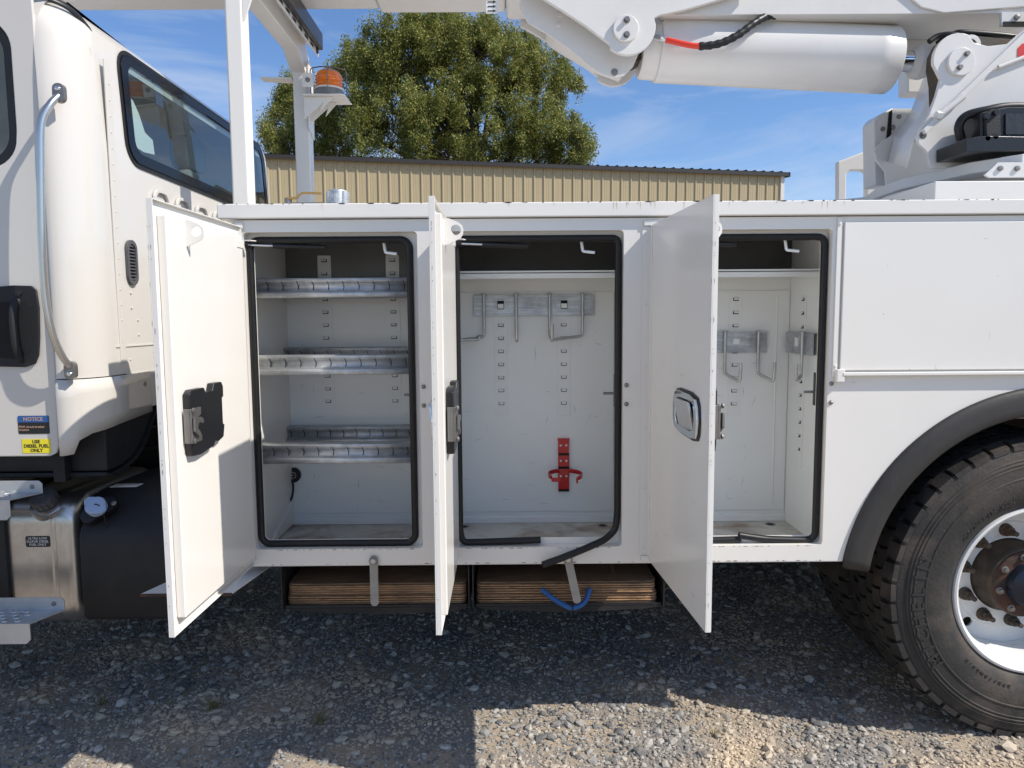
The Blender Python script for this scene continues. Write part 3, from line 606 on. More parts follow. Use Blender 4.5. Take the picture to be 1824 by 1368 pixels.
# raised lettering on the sidewall
def ringtext(body, size, R, a_mid, spacing, y, ext=.0014, step=1.0):
    n = len(body)
    for k, ch in enumerate(body):
        if ch == ' ': continue
        a = a_mid-(k-(n-1)/2)*spacing
        o = text(ch, size, TYRE, wh, (R*cos(a), y, R*sin(a)), name='tyre_lettering', bold=.0012, ext=ext*.55)
        o.rotation_euler = Matrix.Rotation(pi/2-a, 4, 'Y').to_euler() if False else (pi/2, -(a-pi/2), 0)
ringtext('MICHELIN', .060, .427, rad(189), .118, .0005, .0022)
ringtext('MICHELIN XDN', .022, .338, rad(128), .052, .0065, .001)
ringtext('295/75R22.5', .022, .345, rad(238), .052, .0055, .001)
w2 = thing('wheel', 'x', 'x'); del w2['label']; del w2['category']; w2.parent = T; w2.location = (WC[0], .335, WC[1])
t2 = link('tyre', TM, w2); t2.rotation_euler.y = .11
MB().lathe([(.0, .28), (.01, .255), (.25, .255), (.26, .28)], (0, 0, 0), 'y', 48).obj('rim', RIMW, w2, smooth=40)
# ---- chassis and axle under the body
m = MB(); m.box(-3.0, 4.6, .82, .90, .62, .88); m.box(-3.0, 4.6, 1.50, 1.58, .62, .88); m.box(-.8, 1.0, .92, 1.48, .62, .85)
m.tube([(WC[0], .45, .515), (WC[0], 2.0, .515)], .08, 12); m.box(-.85, 1.12, .72, 2.39, .60, .66)
m.box(-1.36, -.90, .75, 1.9, .55, 1.2)
m.box(-.85, 1.12, 2.30, 2.39, .22, .60); m.box(-3.0, -1.0, 1.9, 2.1, .25, .9); m.box(1.1, 3.3, 2.15, 2.2, .05, .6) if False else None  # first box: unseen far-side skirt, added to keep the view under the truck dark
m.obj('chassis', VOID, T)
MB().lathe([(0, 0), (.0, .13), (.35, .13), (.35, 0)], (1.05, .55, .60), 'y', 20).obj('air_tank', GREASE, T, smooth=40)
for yy in (1.86, 2.13):
    w3 = thing('wheel', 'x', 'x'); del w3['label']; del w3['category']; w3.parent = T; w3.location = (WC[0], yy, WC[1]); link('tyre', TM, w3)
# ---- pad holders under the body
m = MB(); HX = ((-.772, -.143), (-.125, .519))
for xa, xb in HX:
    m.box(xa, xb, .045, .60, .474, .480); m.box(xa-.004, xa, .030, .60, .474, .626); m.box(xb, xb+.004, .030, .60, .474, .626)
m.box(-.772, .519, .60, .61, .47, .625)
m.prism([(-.772, .474), (-.139, .474), (-.20, .458), (-.44, .450), (-.70, .460)], .038, .044, 'y'); m.prism([(-.125, .474), (.523, .474), (.45, .462), (.20, .452), (-.06, .462)], .038, .044, 'y')
hold = m.obj('pad_holder', VOID, T)
for xa, xb in HX: MB().box(xa+.008, xb-.006, .038, .043, .4745, .484).obj('holder_lip', BLKM, hold, bevel=.001)
# retaining bars pivoting on the body edge
for (px, pz, a) in ((-.453, .655, 0), (.192, .655, 12)):
    o = thing('retaining_bar', 'x', 'x'); del o['label']; del o['category']; o.parent = T; o.location = (px, 0, pz); o.rotation_euler.y = rad(-a)
    MB().prism(rrect(-.0135, .0135, -.156, .016, .0125, 4), -.009, -.004, 'y').obj('bar', BAR, o, bevel=.001)
    MB().lathe([(-.0092, .015), (-.012, .0148), (-.0122, .012)], (0, 0, 0), 'y', 24).obj('washer', STEEL, o); MB().lathe([(-.012, .0095), (-.020, .0092), (-.021, .006), (-.021, 0)], (0, 0, 0), 'y', 6).obj('bolt', HOOKM, o)
# ---- white fold plate below the first door
PZ = .59
m = MB(); pl = [(-1.173, -.116), (-.882, -.11), (-.84, .16), (-1.08, .16)]
m.prism(pl, PZ-.004, PZ, 'z'); o = m.obj('hinged_step_plate', WH, T, bevel=.001)
MB().box(-1.172, -.883, -.1185, -.116, PZ-.008, PZ+.001).obj('rusty_edge', RUST, o)
m = MB(); m.box(-1.02, -.90, .06, .12, .66, .72); m.box(-1.0, -.93, .05, .08, .59, .80); m.obj('step_bracket', WH, T, bevel=.004)

# ---- cab: shell lofted from rows of outline points
XB, YS, RC = -1.40, .07, .15
def outline(z, ins, lean=0):
    xb, ys, rc = XB-ins-lean, YS+ins, RC; p = []
    for k in range(13): t = -pi/2+(pi/2)*k/12; p.append((xb-rc+rc*cos(t), ys+rc+rc*sin(t), z))
    return p
ZTOP = 2.43
def zrow(t):                                                  # t 0..1 up the wall then over the roof
    pass
rows = []
zs = [(1.26, 0), (1.30, 0), (1.6, 0), (2.0, .003), (2.25, .010), (ZTOP-.05, .020)]
R_ = .17
for k in range(1, 10): t = (pi/2)*k/9; zs.append((ZTOP-.05+R_*sin(t), .020+R_*(1-cos(t))))
def fullring(z, ins):
    xb, ys, yf = XB-ins, YS+ins, 2.13-ins; rc = .15; rx_ = .108; p = [(-1.516, ys+.012, z), (-1.513, ys+.002, z)]
    for k in range(11): t = -pi/2+(pi/2)*k/10; p.append((xb-rx_+rx_*cos(t), ys+rc+rc*sin(t), z))
    return p, [(xb-rc+rc*cos(t), yf-rc+rc*sin(t), z) for t in [(pi/2)*k/10 for k in range(11)]]+[(-3.2, yf, z)]
near = [fullring(z, i)[0] for z, i in zs]; far = [fullring(z, i)[1] for z, i in zs]
c_ = MB(); c_.sheet(near); c_.sheet(far)
roof = [r_ for r_ in zip(near, far)]
# roof band above the rear window, and side of the roof forward of the corner
for i in range(5, len(zs)-1):
    a0, a1 = near[i][-1], far[i][0]; b0, b1 = near[i+1][-1], far[i+1][0]; c_.add([a0, a1, b1, b0], [(0, 1, 2, 3)])
    s0_, s1_ = near[i][0], near[i+1][0]; c_.add([s0_, s1_, (-3.2, s1_[1]+.0, s1_[2]), (-3.2, s0_[1], s0_[2])], [(0, 1, 2, 3)])
top = near[-1]+far[-1]; c_.add(top+[(-3.2, near[-1][0][1], near[-1][0][2])], [tuple(range(len(top)+1))])
c_.box(-3.2, -1.52, 2.09, 2.12, 1.0, 1.93); c_.box(-1.62, -1.52, 2.09, 2.12, 1.93, 2.43); c_.box(-3.22, -3.2, .1, 2.12, 1.0, 1.75)
cab = c_.obj('cab', CABW, T, smooth=50)
# rear wall with window hole (slightly leaning through segments)
def lean(z): return np.interp(z, [1.0, 1.6, 2.0, 2.25, 2.38], [0, 0, .003, .010, .020])
WIN = rrect(.40, 1.93, 2.045, 2.445, .075, 6)
y0_, y1_ = YS+.15, 2.13-.15
m = MB(); m.prism([(y0_, 1.26), (y1_, 1.26), (y1_, 2.38), (y0_, 2.38)], 0, .004, 'x', [rrect(.405, 1.925, 2.05, 2.44, .07, 6)] if False else [])
m = MB(); top_ = 2.38
holew = [(y, min(z, 2.3795)) for y, z in rrect(.405, 1.925, 2.05, 2.44, .07, 6)]
m = MB(); lo = [(y0_, 1.26), (y1_, 1.26), (y1_, 2.045), (y0_, 2.045)]; m.prism(lo, -.004, 0, 'x'); m.prism([(y0_, 2.045), (.43, 2.045), (.408, 2.07), (.403, 2.12), (.403, 2.38), (y0_, 2.38)], -.004, 0, 'x'); m.prism([(y1_, 2.045), (1.90, 2.045), (1.922, 2.07), (1.927, 2.12), (1.927, 2.38), (y1_, 2.38)], -.004, 0, 'x')
m.v = [(XB-lean(z)+x, y, z) for x, y, z in m.v]; m.obj('cab_rear_wall', CABW, cab)
def leanx(pts_mb, d):
    pts_mb.v = [(XB-np.interp(z, [1, 2, 2.25, 2.45], [0, .003, .010, .026])+x+d, y, z) for x, y, z in pts_mb.v]; return pts_mb
wf = leanx(MB().prism(WIN, 0, .006, 'x', [list(reversed(rrect(.445, 1.885, 2.085, 2.408, .05, 6)))]), .004).obj('rear_window_border', FRIT, cab, bevel=.001)
leanx(MB().add([(0, y, z) for y, z in rrect(.440, 1.890, 2.080, 2.412, .05, 6)], [tuple(range(28))]), .007).obj('rear_window_glass', GLASS, cab)
leanx(MB().prism(rrect(.385, 1.945, 2.030, 2.458, .09, 6), 0, .004, 'x', [list(reversed(WIN))]), .0015).obj('rear_window_gasket', RUB, cab, bevel=.001)
for k in range(7):                                            # pressed arch shapes under the window
    y = .56+k*.19; pr = rrect(y, y+.13, 1.78, 1.975, .045, 5)
    m = MB().prism(pr, 0, .011, 'x', [list(reversed(rrect(y+.014, y+.116, 1.794, 1.961, .034, 5)))]); m.v = [(XB+x, a, b_) for x, a, b_ in m.v]; m.obj('pressed_rib', CABW, cab, bevel=.002)
MB().box(XB-.002, XB+.004, .262, .300, 1.30, 2.36).obj('rear_flange', CABW, cab, bevel=.0018)
m = MB()
for k in range(16):
    z = 2.28-k*.055; m.lathe([(0, .004), (.002, .003), (.003, 0)], (XB+.004, .281, z-.0), 'x', 8)
for (y, z) in ((.36, 1.555), (.36, 1.50), (.40, 1.455), (.40, 1.40), (.28, 1.36), (.28, 1.33), (.28, 1.30), (.33, 1.31)): m.lathe([(0, .005), (.003, .004), (.004, 0)], (XB, y, z), 'x', 8)
m.obj('rivet_row', CABW, cab)
MB().box(XB-.001, XB+.0035, .24, .52, 1.358, 1.362).obj('panel_seam', CABW, cab)
# oval vent
vt = MB().prism(rrect(.335, .405, 1.585, 1.750, .034, 6), 0, .010, 'x', [list(reversed(rrect(.347, .393, 1.600, 1.735, .022, 6)))]); vt.v = [(XB+x, a, b_) for x, a, b_ in vt.v]; vt = vt.obj('vent', CAPG, cab, bevel=.002)
for k in range(11): MB().box(XB+.001, XB+.0065, .346, .394, 1.605+k*.012, 1.610+k*.012).obj('vent_slat', CAPG, cab)
MB().box(XB-.003, XB+.0008, .345, .395, 1.598, 1.737).obj('vent_back', HOLE, cab)
# lower corner panel
def low(z, ins): return fullring(z, ins)[0]
lowr = []
for k, t in enumerate(np.linspace(0, 1, 5)):
    row = []
    base = low(0, -.004)
    for j, p in enumerate(base):
        zb = 1.0 if j == 0 else np.interp(j, [0, 2, 4, 5, 7, 12], [1.0, 1.0, 1.005, 1.05, 1.07, 1.085])
        row.append((p[0], p[1], 1.257*(1-t)+zb*t))
    row.append((XB+.004, .46, 1.257*(1-t)+(1.10)*t)); lowr.append(row)
MB().sheet(lowr).obj('lower_corner_panel', CABW, cab, smooth=50, solid=.005)
MB().lathe([(0, .010), (-.004, .009), (-.006, .004), (-.006, 0)], (-1.315, .262, 1.225), 'x', 12).obj('bolt_head', STEEL, cab)
m = MB().box(-1.404, -1.3985, .30, 2.0, 1.12, 1.26); m.obj('lower_rear_panel', CABW, cab)
# driver side door
DW = rrect(-2.6, -1.602, 1.955, 2.43, .10, 8)
dd = [( -2.9, .995), (-1.565, .995), (-1.541, 1.005), (-1.530, 1.03), (-1.524, 1.25), (-1.521, 1.6), (-1.519, 2.30), (-1.524, 2.62), (-1.56, 2.66), (-2.9, 2.66)]
DR = MB().prism(dd, .088, .100, 'y', [list(reversed(DW))]).obj('cab_door', CABW, T, bevel=.005, seg=3)
MB().prism(rrect(-2.6+.0005, -1.6025, 1.9555, 2.4295, .10, 8), .090, .096, 'y', [list(reversed(rrect(-2.57, -1.625, 1.98, 2.40, .085, 8)))]).obj('window_seal', RUB, DR)
MB().add([(x, .093, z) for x, z in rrect(-2.575, -1.62, 1.975, 2.405, .085, 8)], [tuple(range(36))]).obj('window_glass', GLASS, DR)
hd = MB().prism([(-1.80, 1.305), (-1.62, 1.300), (-1.585, 1.312), (-1.572, 1.34), (-1.565, 1.40), (-1.560, 1.50), (-1.565, 1.555), (-1.58, 1.570), (-1.64, 1.572), (-1.80, 1.56)], .078, .0875, 'y').obj('handle_bezel', BLKM, DR, bevel=.004)
MB().prism([(-1.75, 1.335), (-1.625, 1.328), (-1.595, 1.36), (-1.582, 1.42), (-1.578, 1.50), (-1.60, 1.518), (-1.75, 1.518)], .0765, .078, 'y').obj('handle_recess', HOLE, DR)
MB().tube(smoothpath([(-1.628, .078, 1.525), (-1.628, .058, 1.49), (-1.627, .052, 1.43), (-1.626, .058, 1.36), (-1.624, .078, 1.32)], 5), .014, 10, flat=.55).obj('pull_handle', BLKM, DR, smooth=60)
MB().lathe([(0, .011), (-.004, .010), (-.005, .005)], (-1.622, .078, 1.546), 'y', 20).obj('door_lock', BLK, DR, smooth=40)
MB().box(-1.56, -1.517, .104, .125, 1.0, 2.42).obj('door_jamb', RUB, cab)
# stickers on the door
s = MB().prism(rrect(-1.662, -1.557, 1.073, 1.135, .004, 3), .0868, .0876, 'y').obj('notice_sticker', STK_K, DR)
MB().prism(rrect(-1.6615, -1.5575, 1.1125, 1.1348, .003, 3), .0862, .0867, 'y').obj('sticker_header', STK_B, DR)
text('NOTICE', .018, STK_T, DR, (-1.610, .0858, 1.1232), (pi/2, 0, 0), bold=.0004)
text('PDM circuit breaker\nlocation', .0105, STK_T, DR, (-1.6595, .0862, 1.092), (pi/2, 0, 0), align='LEFT', bold=.0002)
MB().box(-1.653, -1.557, .0868, .0876, 1.007, 1.055).obj('fuel_sticker', STK_Y, DR)
text('USE\nDIESEL FUEL\nONLY', .0158, PRINT_K, DR, (-1.605, .0862, 1.031), (pi/2, 0, 0), bold=.0005)
# grab bar
gb = MB().tube(smoothpath([(-1.437, .055, 2.170), (-1.450, .030, 2.135), (-1.468, .010, 2.075), (-1.475, .004, 1.95), (-1.484, .002, 1.75), (-1.488, .004, 1.55), (-1.478, .010, 1.42), (-1.463, .030, 1.34), (-1.455, .055, 1.305)], 6), .0115, 16).obj('grab_bar', POL, T, smooth=60)
for (x, z) in ((-1.434, 2.180), (-1.454, 1.290)):
    MB().prism(rrect(x-.019, x+.019, z-.03, z+.03, .017, 5), .050, .066, 'y').obj('grab_bar_foot', STEEL, gb, bevel=.002)
    MB().lathe([(0, .009), (-.005, .007), (-.007, 0)], (x, .050, z+(.012 if z > 2 else -.012)), 'y', 16).obj('foot_bolt', CHROME, gb, smooth=50)
# dark trim strip curving over the roof corner
MB().tube(smoothpath([(-1.60, .095, 2.57), (-1.53, .13, 2.52), (-1.47, .19, 2.50), (-1.445, .26, 2.46), (-1.435, .30, 2.40)], 6), .012, 10, flat=.5).obj('roof_drip_moulding', RUB, cab, smooth=60)
# cab inside
m = MB(); m.box(-3.1, -1.52, .14, 2.06, 1.22, 1.3); ci = m.obj('cab_floor', SEATF, cab)
for y in (.55, 1.45):
    st = MB().prism(rrect(y-.21, y+.21, 1.55, 2.20, .08, 5), -1.72, -1.58, 'x').obj('cab_seat', SEATF, cab, bevel=.03, seg=3)
    MB().prism(rrect(y-.12, y+.12, 2.22, 2.38, .05, 5), -1.68, -1.60, 'x').obj('seat_headrest', SEATF, cab, bevel=.02, seg=3)
# black skirt below the cab
m = MB(); m.prism([(.16, .925), (.25, .93), (.34, .955), (.42, 1.01), (.47, 1.07), (.53, 1.13), (.60, 1.16), (.60, 1.22), (.16, 1.22)], -3.0, -1.412, 'x'); m.obj('black_skirt', BLKM, T, bevel=.006)
MB().sheet([[(x, y, z) for x in (-3.0, -1.45, -1.405)] for y, z in ((.145, .92), (.16, .912), (.25, .915), (.35, .94), (.43, .995), (.48, 1.06), (.54, 1.12), (.60, 1.15))]).obj('skirt_rim', BLKM, T, solid=.012)
MB().box(-1.575, -1.535, .12, .155, .90, 1.02).obj('skirt_strut', VOID, T)
# fuel tank
pr = rrect(.165, .78, .348, .835, .10, 8)
m = MB(); rws = []
for x, s_ in ((-3.0, 1), (-1.66, 1), (-1.63, 1.0), (-1.625, .985), (-1.615, .985), (-1.61, 1.0), (-1.585, .995), (-1.562, .975), (-1.548, .94), (-1.543, .90)):
    rws.append([(x, .4725+(y-.4725)*s_, .5915+(z-.5915)*s_) for y, z in pr+[pr[0]]])
m.sheet(rws); m.add([p for p in rws[-1][:-1]], [tuple(range(len(pr)))]); tk = m.obj('fuel_tank', SATIN, T, smooth=40)
for x0 in (-1.835, -2.5): MB().prism(rrect(.150, .80, .333, .850, .105, 8), x0, x0+.055, 'x', [list(reversed(rrect(.164, .781, .347, .836, .10, 8)))]).obj('tank_strap', BLKM, tk, bevel=.002)
capd = Vector((0, -.62, .78)).normalized(); cq = capd.to_track_quat('Z', 'Y')
def tilted(mb, loc, q): mb.v = [tuple(Vector(loc)+q @ Vector(p)) for p in mb.v]; return mb
pc = PP(82, 893, 1, .19)
tilted(MB().lathe([(-.03, .060), (0.0, .058), (.004, .052)], (0, 0, 0), 'z', 40), pc-capd*.012, cq).obj('filler_flange', SATIN, tk, smooth=40)
m = MB(); m.lathe([(.0, .038), (.004, .041), (.034, .042), (.038, .040), (.040, .034), (.041, .012), (.0435, .010), (.0435, 0)], (0, 0, 0), 'z', 36)
for k in range(14): a = 2*pi*k/14; m.box(.040*cos(a)-.003, .040*cos(a)+.003, .040*sin(a)-.003, .040*sin(a)+.003, .004, .036)
tilted(m, pc-capd*.005, cq).obj('fuel_cap', CAPG, tk, smooth=35)
MB().prism(rrect(-1.718, -1.632, .655, .695, .006, 3), .1635, .1648, 'y').obj('tank_label', STK_K, tk)
text('ULTRA LOW\nSULFUR DIESEL\nFUEL ONLY', .0118, PRINT_W, tk, (-1.675, .1630, .675), (pi/2, 0, 0), bold=.0002)
# diesel exhaust fluid tank
pf = [(.115, .42), (.13, .40), (.68, .40), (.70, .42), (.70, .835), (.32, .842), (.25, .835), (.13, .735), (.115, .70)]
dt = MB().prism(pf, -1.50, -1.17, 'x').obj('fluid_tank', BLKM, T, bevel=.022, seg=3)
pc = PP(172, 903, 1, .135); cdv = Vector((.05, -.72, .70)).normalized(); cq = cdv.to_track_quat('Z', 'Y')
tilted(MB().prism([(-.06, -.012), (-.045, -.03), (.045, -.03), (.06, -.012), (.06, .012), (.045, .03), (-.045, .03), (-.06, .012)], -.02, .004, 'z'), pc-cdv*.018, cq @ Matrix.Rotation(.7, 3, 'Z').to_quaternion()).obj('filler_plate', BLK, dt, bevel=.002)
m = MB(); m.lathe([(-.01, .032), (.006, .034), (.018, .034), (.022, .030), (.022, 0)], (0, 0, 0), 'z', 32); m.prism([(-.046, -.008), (-.03, -.02), (.03, -.02), (.046, -.008), (.046, .008), (.03, .02), (-.03, .02), (-.046, .008)], .010, .020, 'z')
tilted(m, pc-cdv*.004, cq @ Matrix.Rotation(-.6, 3, 'Z').to_quaternion()).obj('filler_cap', CAPB, dt, bevel=.002)
MB().tube(smoothpath([pc+cdv*.02, pc+cdv*.022+Vector((.02, 0, -.01)), pc+Vector((.035, -.01, -.05)), pc+Vector((.03, -.005, -.08))], 5), .0018, 6).obj('cap_tether', RUB, dt)
for du, dv in ((203, 897), (159, 931)):
    q = PP(du, dv, 1, .15); tilted(MB().lathe([(0, .009), (.004, .009), (.006, .006), (.006, 0)], (0, 0, 0), 'z', 12), q, cq).obj('filler_bolt', STEEL, dt)
q = PP(208, 880, 1, .27); qq = Vector((0, -.03, 1)).normalized().to_track_quat('Z', 'Y')
MB().box(-1.475, -1.375, .275, .325, .8425, .8438).obj('caution_label', STK_W, dt); text('CAUTION', .019, PRINT_K, dt, (-1.425, .308, .8444), (0, 0, 0))
m = MB()
for x, y in ((-1.30, .42), (-1.19, .45)): m.lathe([(0, .026), (.03, .024), (.035, .014), (.06, .014), (.062, 0)], (x, y, .84), 'z', 12)
m.obj('sensor_fitting', BLK, dt, smooth=40)
MB().tube(smoothpath([(-1.19, .45, .95), (-1.19, .45, 1.02), (-1.16, .46, 1.05), (-1.12, .47, 1.0), (-1.10, .5, .9)], 5), .010, 8).obj('fluid_hose', CAPG, dt, smooth=60)
m = MB(); m.lathe([(0, .014), (.025, .013)], (-1.30, .42, .955), 'z', 8); m.lathe([(0, .014), (.03, .013)], (-1.19, .45, .93), 'z', 8); m.obj('hose_fitting', STEEL, dt)
# steps
def step(xr, yf, yb, z, xf, zl, zu):
    o = MB()
    holes = []
    for i in range(4):
        for j in range(11):
            cx_ = xf-.05-j*.042-(.02 if i % 2 else 0); cy_ = yf+.018+i*(yb-yf-.034)/3
            if cx_ < xf-.01: holes.append(list(reversed(circ(cx_, cy_, .0075, 10))))
    o.prism([(-2.6, yf), (xf, yf), (xr, yb), (-2.6, yb)], z-.003, z, 'z', holes)
    o.prism([(-2.6, z), (-2.6, zu), (xr-.012, zu), (xr, zu-.01), (xr, z-.003), (-2.6, z-.003)], yb, yb+.003, 'y')
    o.prism([(-2.6, z), (-2.6, zl), (xf-.014, zl), (xf, zl+.014), (xf, z)], yf-.003, yf, 'y')
    st_ = o.obj('cab_step', STEP, T, bevel=.0012)
    m = MB()
    for h in holes:
        cx_ = sum(p[0] for p in h)/10; cy_ = sum(p[1] for p in h)/10; m.lathe([(0, .0108), (.004, .0085), (.004, .0076), (0, .0076)], (cx_, cy_, z), 'z', 10, True)
    m.obj('grip_ring', STEP, st_)
    MB().lathe([(0, .008), (-.003, .007), (-.004, 0)], (xr-.035, yb, (z+zu)/2), 'y', 10).obj('step_bolt', STEEL, st_)
step(-1.490, -.105, .0, .492, -1.535, .425, .535)
step(-1.600, .0, .095, .868, -1.645, .800, .910)

# ================================================================== equipment on the deck
MB().box(-1.14, -1.068, .70, .78, .80, 2.935).obj('rack_post', WH, T, bevel=.010, seg=3)
MB().box(-1.13, -1.05, 1.58, 1.66, .80, 2.80).obj('rack_post', WH, T, bevel=.008, seg=3)
zbm = PP(525, 100, 1, 1.50).z
MB().prism([(.782, zbm+.02), (1.46, zbm+.02), (1.52, zbm-.02), (1.662, zbm-.10), (1.662, zbm+.04), (1.56, 2.935), (.782, 2.935)], -1.139, -1.06, 'x').obj('rack_beam', WH, T, bevel=.006)
MB().prism([(-1.0675, 2.935), (-1.0675, 2.66), (-1.055, 2.68), (-1.01, 2.80), (-.99, 2.935)], .705, .715, 'y').obj('gusset', WH, T, bevel=.001)
MB().prism([(1.56, 2.46), (1.655, 2.42), (1.66, 2.70), (1.64, 2.80), (1.58, 2.82)], -1.049, -1.043, 'x').obj('gusset', WH, T, bevel=.001)
m = MB(); m.box(-1.059, -.998, .80, 1.62, 2.905, 2.911); m.box(-1.004, -.998, .80, 1.62, 2.842, 2.905); lb = m.obj('rack_bracket', WH, T, bevel=.001)
MB().box(-.997, -.968, .80, 1.60, 2.868, 2.955).obj('black_cable_trough', BLK, T, bevel=.006)
for k in range(7): MB().box(-.9979, -.9968, .86+k*.10, .915+k*.10, 2.852, 2.866).obj('bracket_slot', HOLE, lb)
MB().lathe([(0, .016), (.006, .014), (.008, 0)], (-.998, 1.585, 2.862), 'x', 10).obj('bracket_bolt', RUST, lb)
MB().prism([(-1.29, 1.545), (-1.131, 1.56), (-1.131, 1.64), (-1.29, 1.61)], 2.712, 2.719, 'z').obj('side_ear', WH, T, bevel=.002)
MB().box(-1.30, -1.0, .66, 1.72, .76, .80).obj('rack_foot', VOID, T)
# amber beacon on its bracket
bc = (-.932, 1.549, 2.650)
bb = MB().lathe([(-.040, .068), (-.036, .073), (-.020, .073), (-.018, .070), (.0, .072), (.004, .070)], bc, 'z', 40).obj('beacon_base', STEEL, T, smooth=40)
m = MB().lathe([(.004, .070), (.014, .068), (.036, .067), (.040, .064), (.044, .067), (.072, .066), (.084, .060), (.092, .048), (.094, 0)], bc, 'z', 40)
for k in range(4): m.lathe([(.012+k*.016, .0685), (.014+k*.016, .0710), (.017+k*.016, .0685), (.014+k*.016, .065)], bc, 'z', 40, True)
m.obj('beacon_lens', AMBER, bb, smooth=40)
MB().lathe([(-.004, .0745), (.004, .0745), (.004, .070), (-.004, .070)], bc, 'z', 40, True).obj('beacon_ring', WH, bb, smooth=40)
MB().prism([(-1.049, 1.464), (-.852, 1.464), (-.834, 1.48), (-.834, 1.64), (-1.049, 1.64)], 2.601, 2.607, 'z').obj('beacon_shelf', WH, T, bevel=.001)
for y in (1.494, 1.597): MB().prism([(-1.049, 2.600), (-.90, 2.600), (-.965, 2.53), (-.95, 2.575), (-1.049, 2.49)], y, y+.005, 'y').obj('shelf_brace', WH, T)
MB().prism(rrect(-1.049, -.995, 2.642, 2.712, .006, 2), 1.470, 1.475, 'y').obj('beacon_tab', WH, T, bevel=.001); MB().lathe([(0, .013), (-.006, .011), (-.008, 0)], (-1.02, 1.470, 2.677), 'y', 12).obj('bolt_head', STEEL, T)
m = MB()
for a in (.2, 1.77, 3.34, 4.9):
    c2, s2 = cos(a), sin(a)
    m.tube(roundcorners([(bc[0]+.092*c2, bc[1]+.092*s2, 2.605), (bc[0]+.092*c2, bc[1]+.092*s2, bc[2]+.105), (bc[0]+.04*c2, bc[1]+.04*s2, bc[2]+.117), (bc[0], bc[1], bc[2]+.118)], .014, 3), .0032, 6)
m.obj('beacon_cage', STEEL, T, smooth=60)
# hydraulic filler, valve
hc = (-.60, .45)
m = MB().lathe([(0, .045), (.008, .045), (.010, .036), (.05, .036), (.058, .034), (.062, .026), (.062, 0)], (hc[0], hc[1], 1.80), 'z', 28); 
for k in range(8): a = 2*pi*k/8; m.box(hc[0]+.036*cos(a)-.004, hc[0]+.036*cos(a)+.004, hc[1]+.036*sin(a)-.004, hc[1]+.036*sin(a)+.004, 1.812, 1.854)
m.obj('filler_breather', GALV, T, smooth=35, loc=(0, -.19, .045))
m = MB(); m.box(-.76, -.65, .24, .28, 1.802, 1.832); m.lathe([(0, .014), (.05, .014)], (-.775, .26, 1.80), 'z', 10); m.obj('valve_body', STEEL, T, bevel=.003, loc=(0, 0, .03))
MB().tube(roundcorners([(-.775, .25, 1.878), (-.74, .25, 1.878), (-.725, .25, 1.896), (-.655, .25, 1.894)], .01, 3), .006, 8, flat=.6).obj('valve_handle', mat('brass', (.48, .30, .10), .4, metal=.7), T, smooth=50)

# ---- booms
Y0, Y1 = .98, 1.36
def P1(u, v, y=.98): p = PP(u, v, 1, y); return (p.x, p.z)
ub = MB(); L_ = P1(-200, 20); Rr = P1(885, 25)
zt = PP(660, 19, 1, 1.34).z
MB().box(-5.5, -.62, 1.03, 1.34, zt+.002, zt+.32).obj('upper_boom_tube', BOOMW, T, bevel=.02, seg=3)
MB().box(-.62, -.0, 1.01, 1.36, zt-.008, zt+.33).obj('upper_boom_sleeve', BOOMW, T, bevel=.02, seg=3)
lbl = MB().prism([P1(866, 2, 1.008), P1(887, 2, 1.008), P1(887, 24, 1.008), P1(866, 24, 1.008)], 1.007, 1.0085, 'y').obj('arrow_label', STK_W, T)
for v_ in (3, 11, 19):
    c0 = P1(876, v_, 1.004); MB().prism([(c0[0]-.018, c0[1]-.002), (c0[0]-.018, c0[1]+.002), (c0[0]+.006, c0[1]+.002), (c0[0]+.006, c0[1]+.007), (c0[0]+.018, c0[1]), (c0[0]+.006, c0[1]-.007), (c0[0]+.006, c0[1]-.002)], 1.005, 1.0065, 'y').obj('arrow_print', PRINT_K, lbl)
zb = PP(910, 37, 1, 1.37).z
MB().box(.0005, .35, 1.0, 1.37, zb, zb+.36).obj('boom_knuckle', BOOMW, T, bevel=.02, seg=3)
kb = [(925, 10), (940, 40), (975, 60), (1020, 92), (1050, 118), (1072, 132), (1093, 138), (1112, 134), (1128, 118), (1140, 90), (1140, 30), (1020, -40), (940, -60)]
MB().prism([P1(u, v, 1.05) for u, v in kb], 1.05, 1.065, 'y').obj('knuckle_plate', BOOMW, T, bevel=.002)
MB().prism([P1(u, v, 1.33) for u, v in [(950, 10), (955, 20), (985, 30), (1030, 60), (1060, 84), (1080, 96), (1100, 100), (1112, 96), (1125, 80), (1135, 30), (1020, -40), (950, -50)]], 1.33, 1.345, 'y').obj('knuckle_plate', BOOMW, T, bevel=.002)
for (u, v) in ((995, 43), (998, 25)): p = P1(u, v, 1.045); MB().lathe([(0, .011), (-.004, .009), (-.005, 0)], (p[0], 1.05, p[1]), 'y', 14).obj('bolt_head', BOOMW, T)
p = P1(1095, 128, 1.045); MB().lathe([(0, .016), (-.006, .014), (-.008, .008), (-.008, 0)], (p[0], 1.05, p[1]), 'y', 16).obj('pin_bolt', STEEL, T)
MB().prism([P1(u, v, 1.1) for u, v in [(975, 35), (1000, 45), (1060, 80), (1120, 112), (1115, 118), (1060, 98), (1000, 62), (980, 48)]], 1.066, 1.32, 'y').obj('knuckle_web', BOOMW, T, bevel=.003)
